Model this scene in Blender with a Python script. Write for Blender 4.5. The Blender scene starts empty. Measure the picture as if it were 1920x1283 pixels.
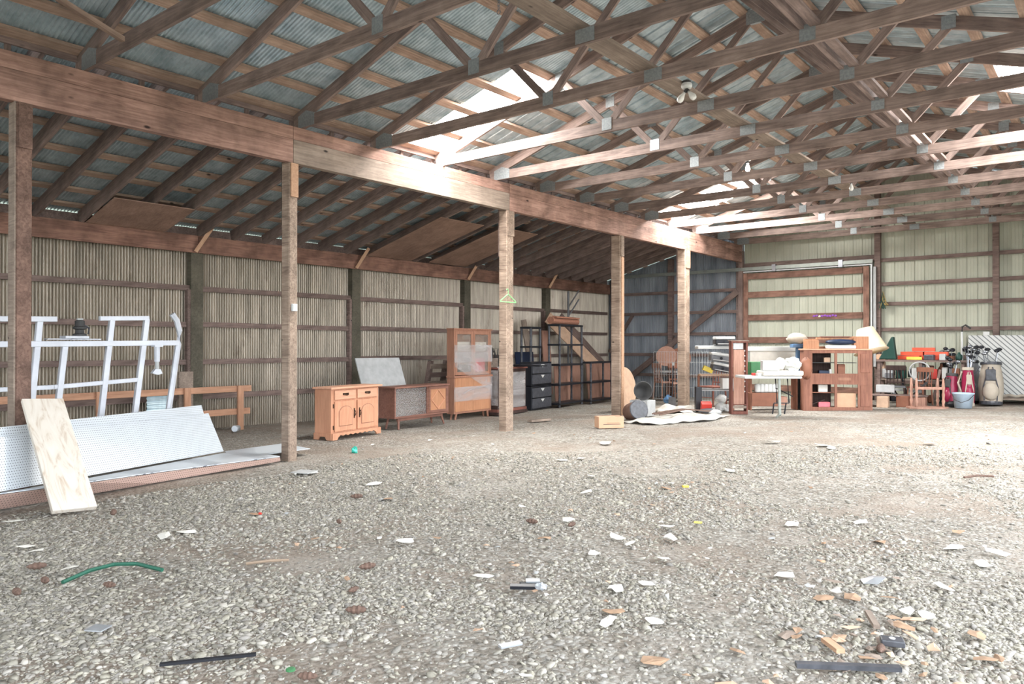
import bpy, bmesh, math, random
import numpy as np
from mathutils import Matrix, Vector, Euler
random.seed(7); RNG = np.random.default_rng(7)
C = bpy.context.scene.collection
PI = math.pi
H = 1.40                                   # eye height
B, A, YE = -7.85, -11.946, 19.6            # header line, left wall, far end wall
ZB, ZT, ZP, ZQ = 3.633, 4.081, 2.939, 3.226  # header bottom / top, wall plate bottom / top
RIDGE, XR = -3.58, 0.70                    # ridge line and right header
S1, S2 = .32, .265                         # main roof and lean-to slopes
ORD = 'first second third fourth fifth sixth seventh eighth ninth tenth eleventh twelfth thirteenth fourteenth fifteenth sixteenth seventeenth eighteenth nineteenth twentieth'.split()
ORD += ['twenty-' + o for o in ORD[:9]] + ['thirtieth'] + ['thirty-' + o for o in ORD[:9]]

def lin(c):
    return tuple((x / 255 / 12.92 if x / 255 <= .04045 else ((x / 255 + .055) / 1.055) ** 2.4) for x in c) + (1,)

def fz(x, y):                              # the ground rises a little towards the far right
    s = min(max((y - 5) / 11, 0), 1); s = s * s * (3 - 2 * s)
    return .03 * (min(max(x, -13), -1.5) + 8) * s

# ------------------------------------------------------------------ materials
class NT:
    def __init__(s, name):
        s.m = bpy.data.materials.new(name); s.m.use_nodes = True
        s.t = s.m.node_tree; s.t.nodes.clear()
        s.out = s.n('ShaderNodeOutputMaterial'); s.b = s.n('ShaderNodeBsdfPrincipled')
        s.l(s.b.outputs[0], s.out.inputs[0])
    def n(s, k, **kw):
        o = s.t.nodes.new(k)
        for a, v in kw.items(): setattr(o, a, v)
        return o
    def l(s, a, b): s.t.links.new(a, b)
    def coord(s, scale=(1, 1, 1), out='Object'):
        tc = s.n('ShaderNodeTexCoord'); mp = s.n('ShaderNodeMapping'); mp.inputs['Scale'].default_value = scale
        s.l(tc.outputs[out], mp.inputs['Vector']); return mp.outputs[0]
    def noise(s, v, sc, det=4, rough=.55, dist=0):
        o = s.n('ShaderNodeTexNoise'); s.l(v, o.inputs['Vector'])
        o.inputs['Scale'].default_value = sc; o.inputs['Detail'].default_value = det
        o.inputs['Roughness'].default_value = rough; o.inputs['Distortion'].default_value = dist
        return o
    def ramp(s, f, stops):
        r = s.n('ShaderNodeValToRGB'); s.l(f, r.inputs[0]); e = r.color_ramp.elements
        while len(e) < len(stops): e.new(.5)
        for i, (p, c) in enumerate(stops): e[i].position = p; e[i].color = c
        return r.outputs[0]
    def mix(s, f, a, b, mode='MIX'):
        o = s.n('ShaderNodeMix', data_type='RGBA', blend_type=mode)
        for k, v in ((0, f), (6, a), (7, b)):
            if hasattr(v, 'links'): s.l(v, o.inputs[k])
            else: o.inputs[k].default_value = v
        return o.outputs[2]
    def bump(s, h, st=.3, d=.02):
        b = s.n('ShaderNodeBump'); b.inputs['Strength'].default_value = st; b.inputs['Distance'].default_value = d
        s.l(h, b.inputs['Height']); s.l(b.outputs[0], s.b.inputs['Normal'])
    def vary(s, col, amt=.3):                # per-object brightness
        oi = s.n('ShaderNodeObjectInfo'); mr = s.n('ShaderNodeMapRange')
        mr.inputs[3].default_value = 1 - amt / 2; mr.inputs[4].default_value = 1 + amt / 2
        s.l(oi.outputs['Random'], mr.inputs[0])
        h = s.n('ShaderNodeHueSaturation'); s.l(mr.outputs[0], h.inputs['Value']); s.l(col, h.inputs['Color'])
        return h.outputs[0]
    def fin(s, col, rough=.7, metal=0, spec=.3):
        if hasattr(col, 'links'): s.l(col, s.b.inputs['Base Color'])
        else: s.b.inputs['Base Color'].default_value = col
        s.b.inputs['Roughness'].default_value = rough; s.b.inputs['Metallic'].default_value = metal
        s.b.inputs['Specular IOR Level'].default_value = spec
        return s.m

def wood(name, dark, light, axis=0, rough=.75, vary=.3, knots=True, fine=1.0, stain=.35):
    n = NT(name); sc = [16, 16, 16]; sc[axis] = 1.1
    v = n.coord(tuple(x * fine for x in sc))
    g = n.noise(v, 1.6, 6, .65, 1.2)
    c = n.ramp(g.outputs['Fac'], [(.28, lin(dark)), (.72, lin(light))])
    st = n.noise(n.coord((1, 1, 1)), 2.2, 4, .6)
    sc2 = n.ramp(st.outputs['Fac'], [(.35, (1 - stain,) * 3 + (1,)), (.62, (1, 1, 1, 1))])
    c = n.mix(1, c, sc2, 'MULTIPLY')
    if knots:
        ks = [5, 5, 5]; ks[axis] = 2.2
        vo = n.n('ShaderNodeTexVoronoi'); vo.inputs['Scale'].default_value = 1
        n.l(n.coord(tuple(ks)), vo.inputs['Vector'])
        kf = n.ramp(vo.outputs['Distance'], [(.05, (1, 1, 1, 1)), (.1, (0, 0, 0, 1))])
        c = n.mix(kf, c, lin([x * .45 for x in dark]))
    if vary: c = n.vary(c, vary)
    n.bump(g.outputs['Fac'], .25, .01)
    return n.fin(c, rough, 0, .25)

def plain(name, col, rough=.6, metal=0, spec=.4, var=.12, scale=8, bump=0):
    n = NT(name); g = n.noise(n.coord(), scale, 4)
    lo = tuple(x * (1 - var) for x in lin(col)[:3]) + (1,); hi = tuple(min(1, x * (1 + var)) for x in lin(col)[:3]) + (1,)
    c = n.ramp(g.outputs['Fac'], [(.3, lo), (.7, hi)])
    if bump: n.bump(g.outputs['Fac'], bump, .02)
    return n.fin(c, rough, metal, spec)

def metal_sheet(name, a, b, rough=.42, metal=.35, streak=(3, 3, .4), c=None):
    n = NT(name)
    g = n.noise(n.coord(streak), 2.0, 5, .6)
    col = n.ramp(g.outputs['Fac'], [(.3, lin(a)), (.7, lin(b))])
    if c:
        r = n.noise(n.coord((1.2, 1.2, .5)), 3, 5, .7)
        col = n.mix(n.ramp(r.outputs['Fac'], [(.58, (0, 0, 0, 1)), (.75, (1, 1, 1, 1))]), col, lin(c))
    return n.fin(col, rough, metal, .4)

M = {}
M['header'] = wood('header_wood', (132, 100, 90), (194, 158, 142), stain=.5, vary=.12)
M['post'] = wood('post_wood', (128, 108, 96), (204, 182, 162), stain=.45)
M['post1'] = wood('stained_post', (104, 80, 70), (160, 130, 116), stain=.55)
M['truss'] = wood('truss_wood', (114, 98, 93), (172, 152, 142), vary=.4)
M['rafter'] = wood('rafter_wood', (112, 97, 93), (166, 146, 138), vary=.35)
M['purlin'] = wood('purlin_wood', (146, 120, 106), (204, 178, 158), vary=.3)
M['girt'] = wood('girt_wood', (100, 84, 79), (150, 130, 122), vary=.3)
M['wallpost'] = wood('wall_post_wood', (78, 76, 66), (112, 106, 92), vary=.2, knots=False)
M['plate'] = wood('plate_wood', (116, 84, 74), (168, 130, 112), stain=.5)
M['pale'] = wood('pale_lumber', (180, 140, 112), (214, 176, 146), vary=.15, stain=.15)
M['fence'] = wood('fence_lumber', (168, 124, 98), (204, 160, 132), vary=.12, stain=.2)
M['plank'] = wood('grey_plank', (126, 112, 102), (172, 156, 142), vary=.1)
M['ply'] = wood('plywood', (146, 118, 104), (178, 148, 132), vary=.15, knots=False, stain=.3)
M['oak'] = wood('oak', (184, 132, 104), (210, 158, 128), axis=2, rough=.5, vary=0, knots=False, stain=.12)
M['oakx'] = wood('oak_top', (194, 144, 118), (216, 168, 140), axis=0, rough=.45, vary=0, knots=False, stain=.1)
M['teak'] = wood('teak', (112, 78, 68), (148, 108, 94), axis=0, rough=.5, vary=0, knots=False, stain=.2)
M['veneer'] = wood('veneer', (166, 116, 86), (196, 146, 112), axis=2, rough=.5, vary=0, knots=False, stain=.15)
M['veneer_frame'] = wood('veneer_frame', (138, 98, 80), (174, 128, 106), axis=2, rough=.5, vary=0, knots=False, stain=.15)
M['hutch'] = wood('hutch_wood', (122, 80, 66), (160, 112, 92), axis=2, rough=.55, vary=0, knots=False, stain=.2)
M['darkwood'] = wood('dark_wood', (52, 40, 38), (84, 66, 60), axis=2, vary=.1, knots=False)
M['redwood'] = wood('red_brown_wood', (106, 66, 58), (144, 96, 84), axis=2, vary=.1, knots=False)
M['panel'] = wood('brown_panel', (158, 118, 102), (192, 152, 134), axis=2, vary=.2, knots=False, stain=.15)
M['galv'] = metal_sheet('galvanised_roof', (158, 178, 186), (208, 224, 230), .34, .5)
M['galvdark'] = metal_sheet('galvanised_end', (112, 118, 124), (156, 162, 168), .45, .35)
M['wallsheet'] = metal_sheet('wall_sheet', (142, 134, 122), (184, 174, 160), .38, .55, (6, 6, .5), (124, 112, 100))
M['green'] = metal_sheet('green_sheet', (172, 174, 158), (190, 193, 176), .45, 0, (1, 1, .6))
M['track'] = plain('track_metal', (150, 156, 150), .45, .4)
M['white'] = plain('white_paint', (212, 216, 218), .5, var=.06)
M['frame'] = plain('white_metal', (200, 204, 212), .4, .1, var=.08)
M['plastic_white'] = plain('white_plastic', (208, 210, 208), .4, var=.05)
M['grey'] = plain('grey_plastic', (120, 122, 126), .5)
M['lightgrey'] = plain('light_grey', (176, 178, 178), .55)
M['black'] = plain('black_plastic', (34, 36, 42), .42)
M['blackgrey'] = plain('charcoal', (70, 72, 78), .4, var=.35, scale=18)
M['navy'] = plain('navy_plastic', (30, 44, 70), .45)
M['blue'] = plain('blue_plastic', (92, 128, 166), .45)
M['green_p'] = plain('green_plastic', (70, 128, 84), .5)
M['dkgreen'] = plain('dark_green', (30, 66, 58), .55)
M['teal'] = plain('teal_plastic', (70, 190, 170), .5)
M['red'] = plain('red_plastic', (196, 60, 50), .5)
M['orange'] = plain('orange_red', (214, 84, 58), .5)
M['crimson'] = plain('crimson_vinyl', (140, 34, 66), .35)
M['beige'] = plain('beige_fabric', (176, 166, 152), .8, var=.1)
M['tan'] = plain('tan_board', (190, 160, 136), .7)
M['cream'] = plain('cream_shade', (230, 214, 182), .7)
M['card'] = plain('cardboard', (196, 158, 130), .8, var=.06)
M['brown'] = plain('brown_board', (138, 92, 72), .7)
M['paper'] = plain('paper', (222, 220, 212), .8, var=.08)
M['steel'] = plain('steel', (150, 154, 160), .3, .8)
M['plate_galv'] = plain('connector_plate', (150, 156, 158), .45, .35, var=.2, scale=40)
M['lime'] = plain('lime_plastic', (150, 226, 150), .4)
M['yellow'] = plain('yellow_plastic', (220, 196, 80), .5)
M['pink'] = plain('pink_fabric', (220, 120, 130), .7)
M['pink2'] = plain('purple_tinsel', (150, 90, 190), .4)
M['carpet'] = plain('carpet', (164, 116, 96), .95, var=.2, scale=30)
M['rust'] = plain('rusty_drum', (120, 94, 82), .7, .2, var=.3, scale=5)
M['darkgrey'] = plain('dark_grey', (66, 66, 66), .7)
M['bark'] = plain('pine_cone', (104, 84, 74), .9, var=.3, scale=60)
M['stick'] = plain('twig', (150, 132, 114), .9)
M['leaf'] = plain('dry_leaf', (160, 132, 108), .9, var=.2, scale=20)
M['greenstrap'] = plain('green_strap', (36, 92, 74), .5)
M['tin'] = plain('tinfoil', (200, 206, 212), .3, .6)
M['dusty'] = plain('dusty_sheet', (186, 182, 174), .85, var=.2, scale=6, bump=.3)
M['straw'] = plain('dried_stems', (160, 140, 90), .9)
M['brass'] = plain('antique_brass', (70, 54, 44), .4, .6)

def glassy(name, col, alpha, rough=.15, scale=5, spread=.25):
    n = NT(name); g = n.noise(n.coord((1, 1, 3)), scale, 6, .65, 1.5)
    f = n.ramp(g.outputs['Fac'], [(.3, (max(0, alpha - spread),) * 3 + (1,)), (.7, (min(1, alpha + spread),) * 3 + (1,))])
    tr = n.n('ShaderNodeBsdfTransparent'); mx = n.n('ShaderNodeMixShader')
    n.fin(lin(col), rough, 0, .6); n.l(f, mx.inputs[0]); n.l(tr.outputs[0], mx.inputs[1]); n.l(n.b.outputs[0], mx.inputs[2])
    n.l(mx.outputs[0], n.out.inputs[0]); return n.m
M['wrap'] = glassy('stretch_wrap', (206, 202, 202), .3, .18, 1.3, .2)
M['glass'] = glassy('dusty_glass', (150, 146, 144), .45, .08, 3, .3)
M['clear'] = glassy('cabinet_glass', (170, 160, 150), .25, .05, 3, .15)
M['bulb'] = plain('bulb_glass', (236, 236, 232), .25, var=.02)

def emis(name, col, st):
    n = NT(name); e = n.n('ShaderNodeEmission'); e.inputs[0].default_value = col; e.inputs[1].default_value = st
    n.l(e.outputs[0], n.out.inputs[0]); return n.m
M['skylight'] = emis('skylight_panel', (1, .985, .96, 1), 52)
M['litbulb'] = emis('lit_bulb', (1, .96, .88, 1), 25)

def pegboard(name, base, hole):
    n = NT(name)
    v = n.coord((40, 40, 40)); fr = n.n('ShaderNodeVectorMath', operation='FRACTION'); n.l(v, fr.inputs[0])
    sp = n.n('ShaderNodeSeparateXYZ'); n.l(fr.outputs[0], sp.inputs[0])
    cb = n.n('ShaderNodeCombineXYZ'); n.l(sp.outputs[0], cb.inputs[0]); n.l(sp.outputs[2], cb.inputs[1])
    d = n.n('ShaderNodeVectorMath', operation='DISTANCE'); n.l(cb.outputs[0], d.inputs[0]); d.inputs[1].default_value = (.5, .5, 0)
    f = n.n('ShaderNodeMath', operation='LESS_THAN'); n.l(d.outputs['Value'], f.inputs[0]); f.inputs[1].default_value = .19
    return n.fin(n.mix(f.outputs[0], lin(base), lin(hole)), .35, 0, .4)
M['peg'] = pegboard('white_pegboard', (206, 213, 219), (92, 98, 108))
M['pegback'] = pegboard('brown_pegboard_reflection', (214, 184, 172), (100, 76, 68))  # brown hardboard back, its pinkish reflection put into the base colour

def plankply():
    n = NT('wavy_plywood'); v = n.coord((1.2, 6, 6))
    g = n.noise(v, 1.3, 5, .6, 3.5)
    c = n.ramp(g.outputs['Fac'], [(.3, lin((188, 170, 150))), (.45, lin((214, 206, 194))), (.7, lin((222, 216, 206)))])
    return n.fin(c, .65, 0, .3)
M['wavy'] = plankply()

def stripes():
    n = NT('diagonal_lattice'); v = n.coord((1, 1, 1)); sp = n.n('ShaderNodeSeparateXYZ'); n.l(v, sp.inputs[0])
    a = n.n('ShaderNodeMath', operation='ADD'); n.l(sp.outputs[0], a.inputs[0]); n.l(sp.outputs[2], a.inputs[1])
    w = n.n('ShaderNodeMath', operation='MULTIPLY'); n.l(a.outputs[0], w.inputs[0]); w.inputs[1].default_value = 9.5
    fr = n.n('ShaderNodeMath', operation='FRACT'); n.l(w.outputs[0], fr.inputs[0])
    c = n.ramp(fr.outputs[0], [(.0, lin((120, 124, 126))), (.22, lin((120, 124, 126))), (.3, lin((204, 206, 204))), (1, lin((204, 206, 204)))])
    n.bump(fr.outputs[0], .4, .02)
    return n.fin(c, .5)
M['lattice'] = stripes()

def gravel():
    n = NT('gravel_floor'); v = n.coord((1, 1, 1))
    wob = n.noise(v, 9, 3); vv = n.mix(.03, v, wob.outputs['Color'], 'ADD')
    v1 = n.n('ShaderNodeTexVoronoi'); v1.inputs['Scale'].default_value = 30; n.l(vv, v1.inputs['Vector'])
    v2 = n.n('ShaderNodeTexVoronoi'); v2.inputs['Scale'].default_value = 62; n.l(vv, v2.inputs['Vector'])
    sv = n.n('ShaderNodeSeparateColor'); n.l(v1.outputs['Color'], sv.inputs[0])
    stone = n.ramp(sv.outputs[0], [(0, lin((112, 108, 100))), (.45, lin((158, 154, 146))), (.85, lin((186, 183, 176))), (1, lin((208, 206, 200)))])
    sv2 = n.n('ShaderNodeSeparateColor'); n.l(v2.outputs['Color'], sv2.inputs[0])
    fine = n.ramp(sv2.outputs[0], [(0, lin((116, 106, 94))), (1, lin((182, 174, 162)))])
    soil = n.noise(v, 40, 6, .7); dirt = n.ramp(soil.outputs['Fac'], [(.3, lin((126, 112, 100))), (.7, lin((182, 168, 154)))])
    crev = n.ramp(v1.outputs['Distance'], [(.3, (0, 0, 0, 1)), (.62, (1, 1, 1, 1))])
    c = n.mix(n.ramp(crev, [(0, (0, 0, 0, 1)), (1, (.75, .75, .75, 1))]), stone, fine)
    p = n.noise(v, .55, 5, .65, .6)
    pf = n.ramp(p.outputs['Fac'], [(.46, (0, 0, 0, 1)), (.62, (.8, .8, .8, 1))])
    c = n.mix(pf, c, dirt)
    w = n.noise(n.coord((1, 1, 1)), 1.1, 6, .7, .3)
    wf = n.ramp(w.outputs['Fac'], [(.5, (0, 0, 0, 1)), (.68, (.45, .45, .45, 1))])
    c = n.mix(wf, c, lin((196, 192, 184)))
    inv = n.n('ShaderNodeMath', operation='MULTIPLY_ADD'); n.l(v1.outputs['Distance'], inv.inputs[0]); inv.inputs[1].default_value = -1; n.l(soil.outputs['Fac'], inv.inputs[2])
    n.bump(inv.outputs[0], .9, .03)
    return n.fin(c, .9, 0, .15)
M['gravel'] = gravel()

def stonemat():
    n = NT('gravel_stone'); a = n.n('ShaderNodeVertexColor'); a.layer_name = 'Col'
    g = n.noise(n.coord(), 120, 3); c = n.mix(.25, a.outputs[0], g.outputs['Fac'], 'OVERLAY')
    return n.fin(c, .85, 0, .2)
M['stone'] = stonemat()

# ------------------------------------------------------------------ mesh tools
class MB:
    def __init__(s): s.v = []; s.f = []
    def add(s, vs, fs):
        b = len(s.v); s.v += [tuple(v) for v in vs]; s.f += [tuple(b + i for i in f) for f in fs]; return s
    def box(s, x0, x1, y0, y1, z0, z1, rot=None, piv=None):
        vs = [Vector((x, y, z)) for z in (z0, z1) for y in (y0, y1) for x in (x0, x1)]
        if rot:
            c = Vector(piv) if piv else Vector(((x0 + x1) / 2, (y0 + y1) / 2, (z0 + z1) / 2)); R = Euler(rot).to_matrix()
            vs = [R @ (v - c) + c for v in vs]
        return s.add(vs, [(0, 2, 3, 1), (4, 5, 7, 6), (0, 1, 5, 4), (2, 6, 7, 3), (0, 4, 6, 2), (1, 3, 7, 5)])
    def bar(s, p0, p1, w, h, up=(0, 0, 1)):
        p0, p1 = Vector(p0), Vector(p1); d = (p1 - p0).normalized(); u = Vector(up)
        sd = d.cross(u)
        if sd.length < 1e-4: sd = d.cross(Vector((0, 1, 0)))
        sd.normalize(); u = sd.cross(d)
        vs = [p + sd * (a * w / 2) + u * (b * h / 2) for p in (p0, p1) for b in (-1, 1) for a in (-1, 1)]
        return s.add(vs, [(0, 1, 3, 2), (4, 6, 7, 5), (0, 4, 5, 1), (2, 3, 7, 6), (0, 2, 6, 4), (1, 5, 7, 3)])
    def tube(s, pts, r, n=8):
        pts = [Vector(p) for p in pts]; rs = r if isinstance(r, (list, tuple)) else [r] * len(pts); rings = []
        ref = Vector((0, 0, 1))
        for i, p in enumerate(pts):
            d = (pts[min(i + 1, len(pts) - 1)] - pts[max(i - 1, 0)]).normalized()
            a = d.cross(ref)
            if a.length < .05: a = d.cross(Vector((0, 1, 0)))
            a.normalize(); b = a.cross(d)
            rings.append([p + (a * math.cos(2 * PI * k / n) + b * math.sin(2 * PI * k / n)) * rs[i] for k in range(n)])
        vs = [v for r_ in rings for v in r_]; fs = []
        for i in range(len(pts) - 1):
            for k in range(n): fs.append((i * n + k, i * n + (k + 1) % n, (i + 1) * n + (k + 1) % n, (i + 1) * n + k))
        fs += [tuple(range(n))[::-1], tuple(range((len(pts) - 1) * n, len(pts) * n))]
        return s.add(vs, fs)
    def lathe(s, prof, n=20, c=(0, 0, 0), mat=None):
        m = mat or Matrix.Identity(3); vs = []; fs = []; k0 = len(prof)
        for r, z in prof:
            for k in range(n): vs.append(m @ Vector((r * math.cos(2 * PI * k / n), r * math.sin(2 * PI * k / n), z)) + Vector(c))
        for i in range(k0 - 1):
            for k in range(n): fs.append((i * n + k, i * n + (k + 1) % n, (i + 1) * n + (k + 1) % n, (i + 1) * n + k))
        fs += [tuple(range(n))[::-1], tuple(range((k0 - 1) * n, k0 * n))]
        return s.add(vs, fs)
    def prism(s, poly, a0, a1, fn):
        """poly: 2-D outline; fn(u, v, a) -> xyz"""
        n = len(poly); vs = [fn(u, v, a0) for u, v in poly] + [fn(u, v, a1) for u, v in poly]
        fs = [tuple(range(n))[::-1], tuple(range(n, 2 * n))] + [(i, (i + 1) % n, n + (i + 1) % n, n + i) for i in range(n)]
        return s.add(vs, fs)
    def blob(s, c, r, seed=0, n=10, m=7, rough=.12):
        rn = random.Random(seed); prof = []; vs = []; fs = []
        for i in range(m + 1):
            t = PI * i / m
            for k in range(n):
                q = 1 + rn.uniform(-rough, rough); p = 2 * PI * k / n
                vs.append((c[0] + r[0] * q * math.sin(t) * math.cos(p), c[1] + r[1] * q * math.sin(t) * math.sin(p), c[2] + r[2] * q * math.cos(t)))
        for i in range(m):
            for k in range(n): fs.append((i * n + k, (i + 1) * n + k, (i + 1) * n + (k + 1) % n, i * n + (k + 1) % n))
        return s.add(vs, fs)
    def build(s, name, mat, parent=None, bev=0, smooth=False):
        me = bpy.data.meshes.new(name); me.from_pydata(s.v, [], s.f)
        bm = bmesh.new(); bm.from_mesh(me); bmesh.ops.recalc_face_normals(bm, faces=bm.faces); bm.to_mesh(me); bm.free()
        me.materials.append(mat if not isinstance(mat, str) else M[mat])
        if smooth: me.polygons.foreach_set('use_smooth', [True] * len(me.polygons))
        o = bpy.data.objects.new(name, me); C.objects.link(o)
        if parent: o.parent = parent
        if bev:
            md = o.modifiers.new('b', 'BEVEL'); md.width = bev; md.segments = 2; md.limit_method = 'ANGLE'
        return o

def tag(o, label, cat, group=None, kind=None):
    o['label'] = label; o['category'] = cat
    if group: o['group'] = group
    if kind: o['kind'] = kind
    return o
def thing(name, label, cat, loc=(0, 0, 0), yaw=0, group=None, rot=None):
    o = bpy.data.objects.new(name, None); C.objects.link(o); o.empty_display_size = .1
    o.location = loc; o.rotation_euler = rot if rot else (0, 0, math.radians(yaw))
    return tag(o, label, cat, group)
def struct(o): o['kind'] = 'structure'; return o
def dup(root, loc=None, label=None, yaw=None):
    r = root.copy(); C.objects.link(r)
    if loc is not None: r.location = loc
    if label: r['label'] = label
    if yaw is not None: r.rotation_euler = (0, 0, math.radians(yaw))
    for ch in list(root.children):
        c = ch.copy(); C.objects.link(c); c.parent = r
        for g in list(ch.children):
            d = g.copy(); C.objects.link(d); d.parent = c
    return r
def board(name, p0, p1, w, h, mat, parent=None, up=(0, 0, 1), bev=0):
    """one piece of lumber; its own x axis runs along the grain"""
    p0, p1 = Vector(p0), Vector(p1); L = (p1 - p0).length; d = (p1 - p0) / L; u = Vector(up)
    sd = u.cross(d); sd.normalize(); u = d.cross(sd)
    o = MB().box(0, L, -w / 2, w / 2, -h / 2, h / 2).build(name, mat, parent, bev)
    R = Matrix((d, sd, u)).transposed().to_4x4(); R.translation = p0
    o.matrix_basis = R
    return o
def rect(mb, x0, x1, z0, z1, t, y0, y1):        # a frame of four bars in the x-z plane
    mb.box(x0, x0 + t, y0, y1, z0, z1); mb.box(x1 - t, x1, y0, y1, z0, z1)
    mb.box(x0 + t, x1 - t, y0, y1, z0, z0 + t); mb.box(x0 + t, x1 - t, y0, y1, z1 - t, z1); return mb

# ------------------------------------------------------------------ ground
xs = np.linspace(-13.2, 9, 120); ys = np.linspace(-9, 20.6, 150)
vs = [(x, y, fz(x, y) + .012 * math.sin(x * 2.1 + y * 1.3) * math.sin(y * 1.7 - x) * (1 if y < 16 else .3) - .012) for y in ys for x in xs]
fs = [(j * 120 + i, j * 120 + i + 1, (j + 1) * 120 + i + 1, (j + 1) * 120 + i) for j in range(149) for i in range(119)]
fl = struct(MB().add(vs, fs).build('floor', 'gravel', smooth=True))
struct(MB().add([(-80, -80, -.2), (80, -80, -.2), (80, 80, -.2), (-80, 80, -.2)], [(0, 1, 2, 3)]).build('ground_outside', plain('outside_ground', (150, 148, 130), .95)))

def scatter_stones(n):
    yaw = math.radians(38.92); fw = np.array([-math.sin(yaw), math.cos(yaw)]); rt = np.array([math.cos(yaw), math.sin(yaw)])
    d = 2.9 + (RNG.random(n * 3) ** 1.45) * 7.0; s = (RNG.random(n * 3) * 2 - 1) * .72 * d
    P = fw[None] * d[:, None] + rt[None] * s[:, None]
    keep = (P[:, 0] > -7.2)
    X_, Y_ = P[:, 0], P[:, 1]
    clump = .55 * np.sin(X_ * 1.3 + 1.5 * np.sin(Y_ * .9) + .4) * np.sin(Y_ * 1.2 + 1.3 * np.sin(X_ * 1.1)) + .3 * np.sin(X_ * 3.7 + 2 * np.sin(Y_ * 2.9)) * np.sin(Y_ * 4.1 + X_) + .15 * np.sin(X_ * 9 + Y_ * 5 + 2 * np.sin(Y_ * 7)) - .16 * (X_ + 3.2)
    keep &= RNG.random(n * 3) < np.clip(.52 + clump * 1.0, .07, 1)
    P = P[keep][:n]; n = len(P)
    t = (1 + 5 ** .5) / 2
    ico = np.array([(-1, t, 0), (1, t, 0), (-1, -t, 0), (1, -t, 0), (0, -1, t), (0, 1, t), (0, -1, -t), (0, 1, -t), (t, 0, -1), (t, 0, 1), (-t, 0, -1), (-t, 0, 1)]) / 1.9
    tri = np.array([(0, 11, 5), (0, 5, 1), (0, 1, 7), (0, 7, 10), (0, 10, 11), (1, 5, 9), (5, 11, 4), (11, 10, 2), (10, 7, 6), (7, 1, 8), (3, 9, 4), (3, 4, 2), (3, 2, 6), (3, 6, 8), (3, 8, 9), (4, 9, 5), (2, 4, 11), (6, 2, 10), (8, 6, 7), (9, 8, 1)])
    V = ico[None] * (1 + RNG.uniform(-.28, .28, (n, 12, 1)))
    size = RNG.gamma(3.2, .0027, n).clip(.004, .026)
    sc = np.stack([size * RNG.uniform(.8, 1.5, n), size * RNG.uniform(.7, 1.1, n), size * RNG.uniform(.28, .6, n)], 1)
    V = V * sc[:, None]
    tl = RNG.normal(0, .3, (n, 2)); V[:, :, 2] += V[:, :, 0] * tl[:, :1] + V[:, :, 1] * tl[:, 1:]
    a = RNG.random(n) * 2 * PI; ca, sa = np.cos(a)[:, None], np.sin(a)[:, None]
    X = V[:, :, 0] * ca - V[:, :, 1] * sa + P[:, :1]; Y = V[:, :, 0] * sa + V[:, :, 1] * ca + P[:, 1:]
    zf = np.array([fz(px, py) + .012 * math.sin(px * 2.1 + py * 1.3) * math.sin(py * 1.7 - px) - .012 for px, py in P])
    Z = V[:, :, 2] + (zf + sc[:, 2] * RNG.uniform(-.25, .45, n))[:, None]
    co = np.stack([X, Y, Z], 2).reshape(-1, 3)
    F = (tri[None] + (np.arange(n) * 12)[:, None, None]).reshape(-1, 3)
    me = bpy.data.meshes.new('gravel')
    me.vertices.add(len(co)); me.vertices.foreach_set('co', co.ravel())
    me.loops.add(F.size); me.loops.foreach_set('vertex_index', F.ravel().astype(np.int32))
    me.polygons.add(len(F)); me.polygons.foreach_set('loop_start', np.arange(0, F.size, 3, dtype=np.int32))
    me.update(calc_edges=True)
    g = RNG.beta(2.0, 2.2, n) * .34 + .17; warm = RNG.uniform(.9, 1.02, n)
    col = np.stack([g, g * (.922 + .025 * warm), g * .855 * warm, np.ones(n)], 1)
    at = me.color_attributes.new('Col', 'FLOAT_COLOR', 'POINT'); at.data.foreach_set('color', np.repeat(col, 12, 0).astype(np.float32).ravel())
    me.materials.append(M['stone'])
    o = bpy.data.objects.new('gravel', me); C.objects.link(o)
    return tag(o, 'loose grey gravel stones spread over the barn floor', 'gravel', kind='stuff')
scatter_stones(110000)

# ------------------------------------------------------------------ corrugated sheets
def sheet(name, P, U, V, N, prof, pitch, amp, mat, parent=None):
    """P corner, U length direction carrying the waves, V span, N normal"""
    P, U, V, N = map(Vector, (P, U, V, N)); L = U.length; u = U / L; mb = MB(); pts = []
    k = 0; t = 0.0
    while t < L:
        for f, o in prof:
            q = t + f * pitch
            if q < L: pts.append((q, o * amp))
        t += pitch
    pts.append((L, prof[0][1] * amp)); n = len(pts)
    vs = [P + u * q + N * o for q, o in pts] + [P + u * q + N * o + V for q, o in pts]
    mb.add(vs, [(i, i + 1, n + i + 1, n + i) for i in range(n - 1)])
    return mb.build(name, mat, parent)
SINE = [(0, 0), (.2, .95), (.4, .6), (.6, -.6), (.8, -.95)]
VEE = [(0, -1), (.25, .4), (.5, 1), (.75, .4)]
RIB = [(0, 0), (.5, 0), (.55, .2), (.6, 0), (.78, 0), (.83, 1), (.92, 1), (.97, 0)]
RIBF = [(0, 0), (.28, 0), (.31, .2), (.34, 0), (.6, 0), (.63, .2), (.66, 0), (.88, 0), (.895, 1), (.965, 1), (.98, 0)]

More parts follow.
